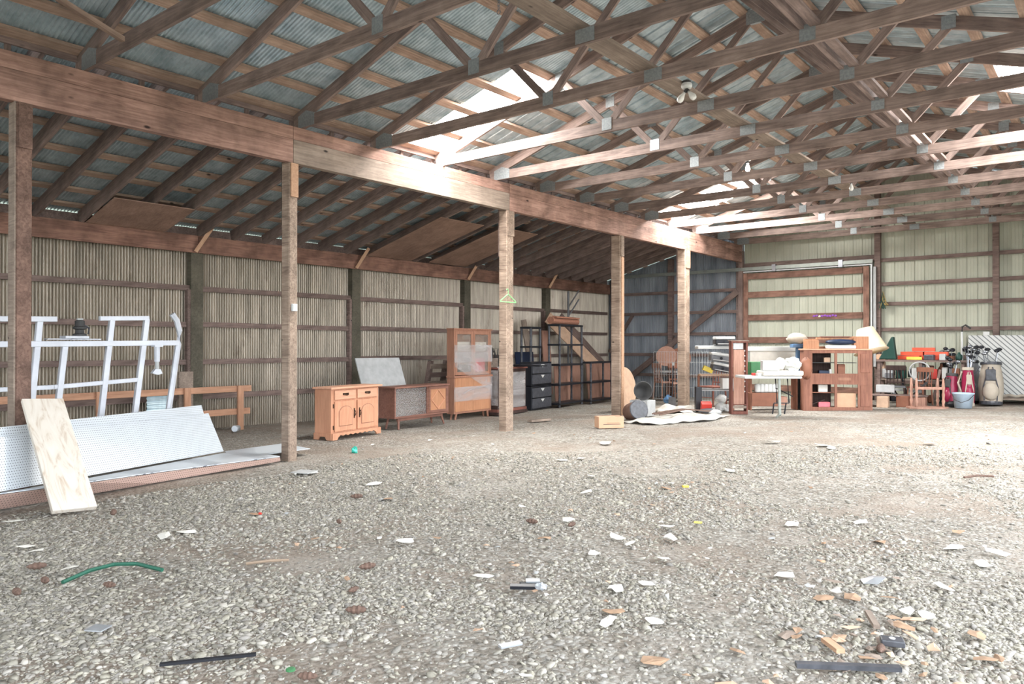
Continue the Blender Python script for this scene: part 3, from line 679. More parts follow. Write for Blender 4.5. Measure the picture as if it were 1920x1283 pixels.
# television console
W, D, Hh = 1.47, .36, .72
t = thing('television_console', 'brown console on splayed legs with dusty glass and a diamond door', 'cabinet', (-9.32, 8.46, -.01), 96.7)
z0 = .19
m = MB(); m.box(0, .03, 0, D, z0, Hh - .03); m.box(W - .03, W, 0, D, z0, Hh - .03); m.box(0.03, W - .03, 0, D, z0, z0 + .03); m.box(.03, W - .03, D - .015, D, z0 + .03, Hh - .03); m.box(.86, .89, .0, D - .02, z0 + .03, Hh - .03); m.build('body', 'teak', t, .003)
MB().box(-.015, W + .015, -.02, D, Hh - .03, Hh).build('top', 'teak', t, .005)
MB().box(.04, .86, .03, .036, z0 + .03, Hh - .03).build('glass_door', 'glass', t); MB().box(.05, .85, .2, .22, z0 + .03, Hh - .1).build('inner_shelf', 'plank', t)
do = MB().box(.90, W - .035, .005, .025, z0 + .035, Hh - .035).build('door', 'veneer', t)
rect(MB(), .90, W - .035, z0 + .035, Hh - .035, .045, -.006, .006).build('door_frame', 'teak', do, .003)
xm, zm = (.90 + W - .035) / 2, (z0 + Hh) / 2; m = MB(); pts = [(xm, zm + .17), (xm + .19, zm), (xm, zm - .17), (xm - .19, zm)]
for a, b in zip(pts, pts[1:] + pts[:1]): m.bar((a[0], 0, a[1]), (b[0], 0, b[1]), .012, .02)
m.build('diamond_moulding', 'oak', do)
MB().box(.12, W - .12, .04, .07, z0 - .05, z0).build('apron', 'teak', t)
for x, dx in ((.16, -.03), (W - .16, .06)):
    for y, dy in ((.06, -.03), (D - .08, .03)): MB().tube([(x, y, z0), (x + dx, y + dy, 0)], [.024, .016], 8).build('leg', 'teak', t)
tag(board('white_board', (-10.55, 9.50, .12), (-10.95, 9.50, 1.16), 1.08, .02, 'plastic_white', up=(1, 0, .38)), 'white panel leaning on the wall behind the console', 'panel')
o = bpy.data.objects['white_board']; o.data.materials[0] = M['lightgrey']
# pallet behind
t = thing('wooden_pallet', 'weathered wooden pallet leaning upright between white panel and tall cabinet', 'pallet', (-11.0, 10.75, 0), 90, rot=(math.radians(12), 0, math.radians(92)))
for k in range(6): MB().box(0, 1.0, -.012, .01, .05 + k * .18, .15 + k * .18).build('slat', 'plank' if k % 2 else 'girt', t)
for x in (0, .46, .92): MB().box(x, x + .08, .01, .1, .03, 1.1).build('stringer', 'girt', t)
# china cabinet
W, D, Hh = 1.18, .18, 1.74
t = thing('china_cabinet', 'tall wooden cabinet with glass doors bound in stretch wrap', 'cabinet', (-10.0, 10.60, -.03), 93)
m = MB(); m.box(0, .03, 0, D, .1, Hh); m.box(W - .03, W, 0, D, .1, Hh); m.box(.03, W - .03, D - .015, D, .1, Hh); m.box(.03, W - .03, 0, D, Hh - .03, Hh); m.box(.03, W - .03, 0, D, .1, .14); m.box(-.02, W + .02, -.03, D, .80, .84); m.box(.03, W - .03, .02, D, 1.30, 1.32); m.build('carcass', 'veneer_frame', t, .003)
MB().box(-.02, W + .02, -.02, D, Hh, Hh + .025).build('cornice', 'veneer_frame', t, .004)
for k in range(2):
    x0 = .03 + k * .55; x1 = x0 + .545
    g = rect(MB(), x0, x1, .85, Hh - .03, .06, -.012, .012).build('glass_door', 'veneer_frame', t, .003); MB().box(x0 + .06, x1 - .06, -.003, .003, .91, Hh - .09).build('pane', 'clear', g)
    lo = MB().box(x0, x1, -.012, .01, .14, .8).build('door', 'veneer', t, .003)
MB().box(.1, W - .1, .05, .16, 1.32, 1.50).build('contents', 'paper', t); MB().box(.1, .7, .06, .18, .88, 1.05).build('contents', 'darkgrey', t); MB().box(.72, 1.05, .06, .16, .9, 1.18).build('contents', 'pink', t)
for x in (.1, W - .1):
    for y in (.03, D - .04): MB().tube([(x, y, .1), (x + (-.03 if x < .5 else .03), y, -.02)], [.026, .018], 8).build('leg', 'veneer_frame', t)
MB().box(-.006, W + .006, -.022, -.014, 1.10, 1.44).build('wrap_band', 'wrap', t)
m = MB(); m.add([(-.006, -.026, 1.30), (-.006, -.026, 1.02), (W * .93, -.026, .52), (W + .006, -.026, .60), (W + .006, -.026, .78), (.3, -.026, 1.3)], [(0, 1, 2, 3, 4, 5)]); m.build('wrap_band', 'wrap', t)
MB().box(-.006, W + .006, -.022, -.014, .34, .62).build('wrap_band', 'wrap', t); MB().tube([(.25, -.03, .48), (.42, -.035, .55), (.7, -.03, .58), (1.1, -.03, .62)], .012, 6).build('wrap_twist', 'wrap', t)
# wrapped dark cabinet
W, D, Hh = 1.1, .26, .98
t = thing('wrapped_cabinet', 'dark wooden cabinet in clear wrap half hidden behind the hanger post', 'cabinet', (-9.95, 11.85, -.04), 96)
MB().box(0, W, 0, D, .12, Hh - .03).build('carcass', 'darkwood', t, .004); MB().box(-.03, W + .03, -.03, D, Hh - .03, Hh).build('top', 'redwood', t, .005)
MB().box(-.03, W + .03, -.03, D, 0, .06).build('base', 'darkwood', t, .006); MB().box(-.015, W + .015, -.015, D, .06, .12).build('base_moulding', 'redwood', t, .006)
MB().box(.04, W - .04, -.012, -.004, .13, Hh - .1).build('wrap', 'wrap', t); o = MB().blob((.06, -.02, Hh - .02), (.09, .05, .06), 5, rough=.3).build('wrap_knot', 'wrap', t)
MB().box(-.008, -.003, -.01, D, .2, Hh - .05).build('wrap', 'wrap', t)
# black drawer towers
for z, lab in ((0, 'black plastic two drawer unit on the gravel, lower of the stacked pair'), (.545, 'black plastic two drawer unit stacked on another beside the black shelving')):
    t = thing('drawer_unit', lab, 'drawers', (-10.22, 13.35, -.05 + z), 100, 'black plastic drawer units'); W = 1.02
    m = MB(); m.box(0, .025, 0, .3, 0, .53); m.box(W - .025, W, 0, .3, 0, .53); m.box(.025, W - .025, 0, .3, .505, .53); m.box(.025, W - .025, 0, .3, 0, .02); m.box(.025, W - .025, .28, .3, .02, .505); m.build('shell', 'navy' if 0 else 'black', t, .006)
    for k in range(2):
        dr = MB().box(.03, W - .03, -.02, .26, .03 + k * .24, .255 + k * .24).build('drawer', 'blackgrey', t, .01)
        MB().prism([(-.09, .04), (.09, .04), (0, -.03)], -.03, -.018, lambda u, v, a: (W / 2 + u, a, .195 + k * .24 + v)).build('pull', 'plastic_white', dr)
tag(MB().box(0, .95, 0, .26, 0, .03).build('tray', 'black'), 'flat black tray lying on the wrapped cabinet beside the drawers', 'tray').location = (-10.35, 12.55, .96)
def shelving(label, loc, yaw, W, D, levels, mat='black'):
    t = thing('shelving_unit', label, 'shelf', loc, yaw, 'black plastic shelving units')
    for z in levels: MB().box(0, W, 0, D, z - .045, z).build('shelf', mat, t, .008)
    for x in (.03, W - .03):
        for y in (.03, D - .03):
            for a, b in zip([0] + levels[:-1], levels):
                if b - .045 - a > .02: MB().lathe([(.03, a), (.024, (a + b) / 2), (.03, b - .045)], 10, (x, y, 0)).build('leg', 'blackgrey', t)
    return t
shelving('tall empty black plastic shelving unit with five shelves, carpet on top', (-10.25, 14.5, -.06), 99, 1.30, .34, [.1, .55, 1.02, 1.5, 1.97])
shelving('short black plastic shelving unit right of the tall one', (-10.32, 15.95, -.06), 97, 1.30, .3, [.09, .55, 1.05])
shelving('tall black shelving unit standing sideways behind the drawer towers', (-10.62, 13.86, -.06), 100, .55, .3, [.3, .9, 1.45, 1.9])
t = thing('rolled_carpet', 'rolled tan carpet lying on top of the tall black shelf', 'carpet', (-10.32, 14.45, 1.91), 99)
MB().lathe([(.09, 0), (.085, .5), (.095, 1.0), (.085, 1.45)], 14, (0, .16, .09), Euler((0, PI / 2, 0)).to_matrix()).build('roll', 'carpet', t); MB().box(.05, 1.35, .02, .14, .16, .19, rot=(.15, 0, 0)).build('flap', 'carpet', t)
def lean(nm, lab, cat, p0, p1, w, th, mat, up): return tag(board(nm, p0, p1, w, th, mat, up=up), lab, cat)
lean('long_board', 'pale tan board leaning diagonally from wall behind the black shelves', 'board', (-11.05, 17.75, 0.6), (-11.72, 16.0, 2.15), .03, .34, 'tan', (0, .7, .7))
lean('long_board', 'dark brown board leaning diagonally just right of the tan board', 'board', (-11.2, 18.35, .6), (-11.85, 16.75, 2.2), .04, .22, 'girt', (0, .7, .7))
lean('long_board', 'tall grey brown board leaning left of the tall black shelf', 'board', (-11.5, 15.2, .0), (-11.7, 14.95, 2.05), .03, .2, 'plank', (0, 1, 0))
lean('plywood_sheet', 'red brown panel standing behind the short black shelf', 'panel', (-10.95, 15.25, .45), (-10.95, 16.4, .45), .02, .98, 'panel', (-.06, 0, 1))
lean('plywood_sheet', 'taller brown panel leaning behind the tall black shelf', 'panel', (-11.86, 16.0, .95), (-11.86, 16.35, .95), .03, 1.7, 'panel', (-.06, 0, 1))
lean('plywood_sheet', 'orange brown panel right of the short black shelf, behind the dark post', 'panel', (-11.0, 16.8, .45), (-10.85, 18.1, .45), .03, .98, 'panel', (-.1, 0, 1))
lean('plastic_sheet', 'black sheet leaning behind the short shelving', 'panel', (-11.15, 14.0, .6), (-11.15, 14.7, .6), .02, 1.3, 'navy', (-.1, 0, 1))
t = thing('wire_tangle', 'tangle of dark wire fencing behind the stacked black drawers', 'wire', (-11.45, 13.35, .64))
for k in range(14):
    rn = random.Random(k); p = [(rn.uniform(-.1, .1), rn.uniform(0, .55), rn.uniform(-.3, .75)) for _ in range(5)]; MB().tube(p, .012, 5).build('wire', 'darkgrey', t)
MB().tube([(0, -.02, .8), (.02, .1, .2), (0, .2, -.6)], .03, 7).build('bent_rod', 'grey', t)
tag(MB().box(0, .05, 0, .7, 0, 1.16).build('scrap_board', 'plank'), 'greyish board standing upright behind the wrapped dark cabinet', 'board').location = (-11.2, 12.6, -.05)
t = thing('metal_pole', 'grey pole with slanted side arms against the left wall', 'pole', (-11.85, 17.15, 0))
MB().tube([(0, 0, 0), (0, 0, 2.9)], .03, 8).build('shaft', 'grey', t)
for z in (2.2, 2.45): MB().tube([(0, 0, z), (.05, .45, z + .5)], .02, 6).build('arm', 'grey', t)

# ================================================================== far left corner and middle clutter
t = thing('steel_drum', 'rusty steel drum half sunk in the gravel beside the dark post', 'drum', (-7.08, 12.42, .17), rot=(1.35, .25, .9))
MB().lathe([(.0, -.2), (.15, -.2), (.17, -.16), (.165, -.06), (.178, -.03), (.168, 0), (.17, .2)], 22).build('shell', 'rust', t, smooth=True); MB().lathe([(.17, .19), (.185, .2), (.17, .212)], 22).build('rim', 'blackgrey', t)
t = thing('round_tabletop', 'tan round tabletop on edge leaning behind the dark post', 'tabletop', (-8.28, 14.13, .48), rot=(1.46, 0, 1.6))
MB().lathe([(.46, -.015), (.46, .015)], 34).build('disc', 'tan', t)
t = thing('planter_tub', 'dark oval tub tipped on its side with open mouth', 'tub', (-7.36, 13.2, .50), rot=(1.45, 0, .75))
MB().lathe([(.0, -.12), (.13, -.12), (.18, .1), (.19, .12), (.17, .11), (.12, -.1), (0, -.1)], 20).build('tub', 'darkgrey', t, smooth=True)
tag(MB().box(-.2, .2, -.16, .16, 0, .31).build('storage_crate', 'lightgrey', None, .01), 'grey crate on the gravel under the tipped tub', 'crate').location = (-7.34, 13.2, .015)
def chair(label, loc, yaw, mat, seat, back='spindle', sc=1):
    t = thing('wooden_chair', label, 'chair', loc, yaw); t.scale = (sc,) * 3
    MB().box(-.22, .22, -.21, .21, .42, .46).build('seat', seat, t, .015)
    for x in (-.19, .19):
        MB().tube([(x, -.18, .43), (x * 1.1, -.2, 0)], [.022, .016], 7).build('leg', mat, t); MB().tube([(x * 1.1, .22, 0), (x, .19, .45), (x, .25, .92)], .02, 7).build('leg', mat, t)
    MB().box(-.22, .22, .235, .265, .82, .94).build('top_rail', mat, t, .01); m = MB()
    MB().box(-.19, .19, .2, .22, .52, .55).build('lower_rail', mat, t)
    for k in range(4): MB().tube([(-.12 + .08 * k, .205, .46), (-.12 + .08 * k, .245, .84)], .012, 6).build('spindle', mat, t)
    for y in (-.19,): MB().tube([(-.2, y, .2), (.2, y, .2)], .01, 6).build('stretcher', mat, t)
    return t
chair('dark red wooden chair with spindle back right of the last post', (-7.25, 16.3, .02), -20, 'redwood', 'redwood')
chair('brown wooden chair in the dark corner left of the last post', (-8.75, 17.6, .0), 40, 'brown', 'panel')
chair('orange brown wooden chair turned away in the dark corner behind crate', (-9.3, 17.9, .0), 150, 'panel', 'panel')
t = thing('swivel_chair', 'grey upholstered swivel chair beyond the last post', 'chair', (-7.2, 17.45, .02), -10)
MB().blob((0, 0, .48), (.3, .3, .08), 2, 16, 8, .02).build('seat', 'grey', t, smooth=True); MB().blob((0, .28, .92), (.32, .09, .33), 3, 16, 10, .02).build('backrest', 'grey', t, smooth=True); MB().blob((0, .2, 1.0), (.2, .06, .15), 3, 14, 8, .02).build('head_cushion', 'beige', t, smooth=True)
MB().tube([(0, 0, .42), (0, 0, .1)], .03, 8).build('column', 'black', t)
for k in range(5): a = k * 2 * PI / 5; MB().tube([(0, 0, .1), (.28 * math.cos(a), .28 * math.sin(a), .05)], .02, 6).build('leg', 'black', t)
t = thing('wire_cage', 'tall wire mesh panel standing between the last post and white printers', 'mesh panel', (-8.95, 16.65, .0), 2)
m = MB(); [m.tube([(x, 0, .1), (x, 0, 1.25)], .004, 4) for x in np.arange(0, 1.75, .07)]; [m.tube([(0, 0, z), (1.72, 0, z)], .004, 4) for z in (.1, .4, .7, 1.0, 1.25)]; m.build('mesh', 'lightgrey', t)
tag(MB().blob((0, 0, 0), (.12, .1, .12), 4, rough=.25).build('plastic_bag', 'blue'), 'small blue bag on the ground left of the last post', 'bag').location = (-8.3, 16.2, .1)
t = thing('garden_spade', 'dark handled tool leaning left of the last post', 'tool', (-8.12, 16.0, 0)); MB().tube([(0, 0, .12), (-.1, .25, .95)], .015, 6).build('handle', 'black', t); MB().box(-.09, .09, -.01, .01, -.02, .2).build('blade', 'steel', t); MB().tube([(-.1, .25, .93), (-.1, .25, 1.0)], .03, 6).build('grip', 'plastic_white', t)
t = thing('small_table', 'small white topped table in the dark corner', 'table', (-9.5, 18.6, 0), 10); MB().box(-.4, .4, -.25, .25, .68, .72).build('top', 'lightgrey', t)
for x in (-.36, .36):
    for y in (-.2, .2): MB().tube([(x, y, 0), (x, y, .68)], .018, 6).build('leg', 'darkgrey', t)
t = thing('round_mirror', 'pair of orange round panels propped on the small corner table', 'panel', (-9.5, 18.72, 1.08), rot=(1.35, .2, .3)); MB().lathe([(.28, -.01), (.28, .01)], 20, (-.16, 0, 0)).build('disc', 'panel', t); MB().lathe([(.3, -.01), (.3, .01)], 20, (.2, .02, -.05)).build('disc', 'brown', t)
# tarp and gravel mound
def crumple(nm, lab, cat, cx, cy, w, l, h, mat, seed, yaw=0, kind=None):
    rn = np.random.default_rng(seed); n = 22; ph = rn.uniform(0, 6, 12); vs = []
    for j in range(n):
        for i in range(n):
            u, v = i / (n - 1) * 2 - 1, j / (n - 1) * 2 - 1
            e = 1 + .16 * math.sin(3 * math.atan2(v, u) + ph[0]) + .1 * math.sin(5 * math.atan2(v, u) + ph[1])
            x, y = u * w / 2 * e, v * l / 2 * e
            z = h * max(0, 1 - (u * u + v * v) * .62) * (.6 + .4 * math.sin(u * 4 + ph[2]) * math.sin(v * 5 + ph[3])) + .012 * math.sin(u * 11 + ph[4] + 3 * v) + .012 * math.sin(v * 13 + ph[5])
            c, s_ = math.cos(yaw), math.sin(yaw); X, Yy = cx + x * c - y * s_, cy + x * s_ + y * c
            vs.append((X, Yy, fz(X, Yy) + max(z, .004) + .004))
    fs = [(j * n + i, j * n + i + 1, (j + 1) * n + i + 1, (j + 1) * n + i) for j in range(n - 1) for i in range(n - 1)]
    o = MB().add(vs, fs).build(nm, mat, smooth=True); md = o.modifiers.new('s', 'SOLIDIFY'); md.thickness = .006
    return tag(o, lab, cat, kind=kind)
crumple('plastic_tarp', 'dusty whitish tarp spread over the gravel behind the cardboard box', 'tarp', -6.35, 12.75, 1.0, 2.2, .10, 'dusty', 3, -.1)
crumple('plastic_tarp', 'pale grey tarp end trailing at the foot of the last post', 'tarp', -7.2, 14.35, .8, .8, .16, 'dusty', 5, .2)
t = thing('dead_branch', 'dead brown branches lying on the dusty tarp', 'branch', (-6.3, 12.9, .14))
for k in range(6): rn = random.Random(k + 50); MB().tube([(rn.uniform(-.5, -.2), rn.uniform(-.6, -.3), .0), (rn.uniform(-.1, .1), rn.uniform(-.1, .1), .08), (rn.uniform(.1, .3), rn.uniform(.3, .7), .02)], [.012, .01, .005], 5).build('twig', 'bark', t)
t = thing('cardboard_box', 'small closed cardboard box alone on the gravel', 'box', (-6.75, 10.66, fz(-6.75, 10.66)), 50)
MB().box(0, .44, 0, .24, 0, .19).build('carton', 'card', t, .004); MB().box(.08, .38, -.002, 0, .06, .068).build('print', 'darkgrey', t); MB().box(.14, .36, -.002, 0, .085, .09).build('print', 'brown', t); MB().box(.3, .4, .02, .06, .19, .192).build('label', 'brown', t); MB().box(0, .44, .1, .14, .19, .191).build('tape', 'tan', t)
# ================================================================== clutter by the sliding door
def bx(name, lab, cat, loc, size, mat, yaw=0, bev=.006, rot=None):
    o = MB().box(-size[0] / 2, size[0] / 2, -size[1] / 2, size[1] / 2, 0, size[2]).build(name, mat, None, bev)
    o.location = loc; o.rotation_euler = rot if rot else (0, 0, math.radians(yaw)); return tag(o, lab, cat)
W, D, Hh = .32, .2, 1.44
t = thing('narrow_bookcase', 'tall narrow red brown bookcase standing turned away beside the folding table', 'bookcase', (-5.94, 14.22, .05), 37)
m = MB(); m.box(0, .03, 0, D, 0, Hh); m.box(W - .03, W, 0, D, 0, Hh); m.box(.03, W - .03, 0, D, Hh - .03, Hh); m.box(.03, W - .03, 0, D, .0, .06); m.box(.03, W - .03, .0, D, .18, .2); m.build('carcass', 'redwood', t, .004)
MB().box(.05, W - .06, .03, .045, .2, Hh - .17).build('back_panel', 'panel', t); MB().box(.05, W - .08, .04, .06, Hh - .16, Hh - .04).build('label_panel', 'lightgrey', t); MB().box(.03, W - .03, -.003, .01, .12, .17).build('bottom_strip', 'plank', t)
for k in range(9): MB().blob((W - .06, .0, .45 + k * .1), (.012, .012, .016), k, 8, 5, .05).build('hook', 'plastic_white', t)
MB().box(-.02, W + .02, -.01, D + .01, Hh, Hh + .02).build('top', 'plank', t)
# folding table
t = thing('folding_table', 'white topped folding table with black legs piled with paper', 'table', (-5.40, 13.55, .09), 38.9)
MB().box(0, 1.06, 0, .62, .70, .75).build('tabletop', 'plastic_white', t, .012)
MB().tube([(.66, .08, .70), (.665, .06, .03)], .03, 8).build('leg', 'track', t); MB().tube([(.55, -.1, .0), (.665, .06, .03), (.69, .1, .02)], .02, 6).build('foot', 'track', t)
for x in (.74, .97): MB().tube([(x, .5, .7), (x + .03, .5, .22), (x - .03, .5, .2), (x - .05, .52, 0)], .014, 6).build('leg', 'black', t)
MB().tube([(.71, .5, .21), (1.0, .5, .21)], .012, 6).build('leg_bar', 'black', t); MB().tube([(.74, .5, .5), (1.0, .3, .35)], .01, 6).build('brace', 'black', t)
bx('paper_pile', 'pile of white paper and cloth on the folding table', 'paper', (-4.95, 14.1, .845), (.75, .4, .09), 'paper', 38.9, .02)
o = MB().blob((0, 0, 0), (.17, .13, .13), 11, 14, 9, .16).build('plastic_bag', 'plastic_white', smooth=False); tag(o, 'white crumpled plastic bag standing on the folding table', 'bag').location = (-4.75, 14.2, 1.05)
bx('printer', 'grey and white box printer on the folding table', 'printer', (-5.10, 14.0, .94), (.3, .26, .18), 'lightgrey', 30)
o = MB().blob((0, 0, 0), (.1, .1, .12), 12, 12, 8, .1).build('stuffed_toy', 'paper', smooth=True); tag(o, 'small pale stuffed toy beside the grey printer', 'toy').location = (-4.94, 14.1, 1.06)
o = MB().blob((0, 0, 0), (.1, .16, .2), 13, 10, 8, .2).build('stuffed_toy', 'brown', smooth=True); tag(o, 'brown stuffed bundle at the table end beside the blue stand', 'toy').location = (-4.58, 14.45, .98)
bx('red_book', 'small red box at the bookcase end of the folding table', 'box', (-5.33, 13.86, .84), (.12, .1, .05), 'red', 30)
bx('open_book', 'white papers hanging over the near edge of the folding table', 'paper', (-5.2, 13.85, .84), (.2, .2, .05), 'plastic_white', 38.9)
# work bench with white top behind
t = thing('tennis_table', 'white tabletop standing on edge behind the folding table', 'tabletop', (-6.4, 16.1, .06), 38.9)
MB().box(0, 1.18, 0, .05, .78, 1.22).build('panel', 'paper', t); MB().box(-.02, 1.2, -.05, .08, 1.22, 1.32).build('top_edge', 'plastic_white', t, .01); MB().box(1.1, 1.16, .0, .05, 0, 1.22).build('leg', 'track', t); MB().box(.04, .1, .0, .05, 0, 1.22).build('leg', 'track', t)
bx('storage_tub', 'green storage box behind the red brown bookcase', 'box', (-5.72, 15.2, .80), (.5, .3, .27), 'green_p', 38.9)
t = thing('low_shelf', 'low brown shelf bench behind the folding table', 'shelf', (-5.98, 15.28, .06), 38.9)
MB().box(0, 1.0, 0, .32, .70, .74).build('board', 'tan', t); MB().box(0, .62, 0, .34, .08, .36).build('chest', 'brown', t, .01); MB().box(.64, .78, 0, .3, .1, .28).build('small_chest', 'panel', t, .01)
for x in (.01, .96): MB().box(x, x + .03, 0, .3, 0, .7).build('end', 'brown', t)
for k in range(6):
    o = MB().lathe([(.055, 0), (.065, .04), (.06, .15), (.045, .18)], 14).build('white_jar', 'plastic_white', smooth=True); tag(o, 'white plastic jar in the row on the low shelf chest', 'jar', 'white jars on the low chest').location = (-5.9 + .13 * k * .5, 15.47 + .13 * k * .404, .425)
# printers on shelf left of bookcase
t = thing('printer_shelf', 'open wooden shelf holding old printers left of the bookcase', 'shelf', (-6.77, 14.63, .04), 35)
for z in (.45, .76): MB().box(0, .75, 0, .4, z - .03, z).build('board', 'tan' if z > .5 else 'lightgrey', t)
for x in (.0, .72): MB().box(x, x + .03, .3, .4, 0, 1.33 if x else .76).build('upright', 'brown', t)
MB().box(-.06, .75, .0, .4, 1.29, 1.36).build('board', 'plastic_white', t, .015)
def printer(lab, loc, yaw, tilt, body, top):
    t = thing('printer', lab, 'printer', loc, rot=(0, tilt, math.radians(yaw)))
    MB().box(-.2, .2, -.16, .16, 0, .12).build('body', body, t, .02); MB().box(-.2, .2, -.16, .16, .12, .18).build('lid', top, t, .02); MB().lathe([(.03, 0), (.03, .01)], 10, (0, -.165, .07), Euler((PI / 2, 0, 0)).to_matrix()).build('button', 'black', t); MB().box(-.16, .16, -.22, -.16, .02, .035).build('tray', 'plastic_white', t)
printer('black and white printer on top of the white shelf board', (-6.40, 14.93, 1.41), 35, 0, 'black', 'plastic_white')
printer('grey printer with round button tilted on the printer shelf', (-6.47, 14.86, 1.07), 35, .12, 'grey', 'plastic_white')
printer('white and black printer lying under the tilted grey one', (-6.45, 14.87, .86), 35, .2, 'blackgrey', 'plastic_white')
bx('yellow_book', 'yellow folded paper at the left end of the printer shelf', 'paper', (-6.69, 14.74, .86), (.2, .15, .1), 'yellow', 20, rot=(0, .4, .6))
bx('white_bin', 'white bin on the lower board of the printer shelf', 'bin', (-6.35, 14.96, .51), (.22, .25, .22), 'plastic_white', 35)
bx('black_case', 'black case standing upright on the ground below the printers', 'case', (-6.77, 14.50, .05), (.12, .18, .5), 'black', 35)
bx('red_toolbox', 'small red box on the ground left of the bookcase foot', 'box', (-6.51, 14.30, .06), (.2, .16, .2), 'red', 35, rot=(.3, 0, .6))
for k, (a, b, mt) in enumerate(((-6.42, 14.25, 'grey'), (-6.17, 13.98, 'lightgrey'))):
    o = MB().blob((0, 0, 0), (.2, .09, .06), 20 + k, 12, 7, .1).build('old_shoe', mt, smooth=True); o.rotation_euler = (0, 0, .5 + k); tag(o, ['grey shoe on the gravel left of the bookcase foot', 'pale shoe on the gravel touching the bookcase foot'][k], 'shoe').location = (a, b, .09)
for k, (a, b, z) in enumerate(((-6.45, 14.86, .12), (-6.33, 14.94, .1), (-6.43, 14.86, .3))):
    o = MB().blob((0, 0, 0), (.12, .1, .09), 30 + k, 10, 6, .15).build('white_bundle', 'plastic_white'); tag(o, 'white crumpled bundle under the printer shelf', 'bundle', 'white bundles under the printers').location = (a, b, z)
# blue stand with helmet
t = thing('blue_stand', 'blue plastic pedestal stand between table and big cabinet', 'stand', (-5.32, 16.2, .08), 38.9)
MB().box(-.12, .18, -.1, .1, 1.28, 1.36).build('top', 'blue', t, .01); MB().box(-.02, .16, -.06, .06, .72, 1.28).build('column', 'blue', t, .02); MB().box(.0, .14, -.04, .04, 0.05, .72).build('lower_column', 'darkgrey', t, .01); MB().box(-.1, .2, -.1, .1, 0, .05).build('base', 'darkgrey', t, .01)
o = MB().blob((0, 0, 0), (.22, .12, .12), 41, 14, 8, .15).build('old_boot', 'beige', smooth=True); tag(o, 'beige boot lying on top of the blue stand', 'boot').location = (-5.32, 16.2, 1.55)
# big cabinet (hutch) -----------------------------------------------------------
W, D, Hh = 1.30, .42, 1.25
t = thing('open_cabinet', 'big red brown cabinet with four empty door openings and a ledge top', 'cabinet', (-5.00, 15.62, .06), 27)
m = MB()
m.box(0, .17, 0, .03, 0, Hh); m.box(W - .27, W, 0, .03, 0, Hh); m.box(.17, W - .27, 0, .03, 0, .1); m.box(.17, W - .27, 0, .03, .56, .78); m.box(.17, W - .27, 0, .03, 1.19, Hh); m.box(.59, .64, 0, .03, .1, .56); m.box(.59, .64, 0, .03, .78, 1.19)
m.build('face_frame', 'hutch', t, .003)
m = MB(); m.box(0, .025, .03, D, 0, Hh); m.box(W - .025, W, .03, D, 0, Hh); m.box(.025, W - .025, .03, D, .06, .09); m.box(.025, W - .025, .03, D, .63, .66); m.box(.025, W - .025, .03, D, Hh - .03, Hh); m.build('carcass', 'hutch', t)
MB().box(.025, .6, D - .012, D, .09, Hh - .03).build('back_panel', 'darkwood', t); MB().box(-.03, W + .03, -.03, D + .02, Hh, Hh + .03).build('top', 'oakx', t, .006)
MB().box(W - .22, W - .04, -.012, 0, .12, .55).build('side_panel', 'hutch', t, .006); MB().box(W - .22, W - .04, -.012, 0, .8, 1.18).build('side_panel', 'hutch', t, .006); MB().box(.66, .9, -.006, 0, .64, .7).build('drawer_pull', 'veneer_frame', t, .003)
MB().box(.03, W - .28, .06, D - .03, .99, 1.0).build('shelf', 'darkgrey', t); MB().box(.05, .58, .1, D - .03, .38, .395).build('shelf', 'hutch', t, 0)
g = MB(); g.box(.06, .30, .20, .40, Hh + .03, Hh + .23); g.box(W - .30, W - .02, .20, .40, Hh + .03, Hh + .28); g.box(.30, W - .3, .30, .40, Hh + .03, Hh + .08); g.box(.30, W - .3, .24, .40, Hh + .22, Hh + .26); g.build('gallery', 'veneer', t, .003)
MB().box(.3, .32, .2, .4, Hh + .08, Hh + .22).build('gallery_divider', 'veneer_frame', t)
Lc = lambda x, y, z: (-5.0 + x * math.cos(math.radians(27)) - y * math.sin(math.radians(27)), 15.62 + x * math.sin(math.radians(27)) + y * math.cos(math.radians(27)), .06 + z)
bx('dark_board', 'dark thin board lying on the ledge of the big cabinet', 'board', Lc(.65, .3, Hh + .262), (.55, .2, .02), 'redwood', 27)
o = MB().blob((0, 0, 0), (.3, .16, .06), 55, 16, 6, .04).build('blue_tray', 'navy', smooth=True); o.rotation_euler = (0, 0, .47); tag(o, 'dark blue bundle in the white tray on the big cabinet', 'bundle').location = Lc(.72, .08, Hh + .165)
bx('white_tray', 'long white tray on the front edge of the big cabinet', 'tray', Lc(.72, .08, Hh + .031), (.55, .2, .07), 'plastic_white', 27, .02)
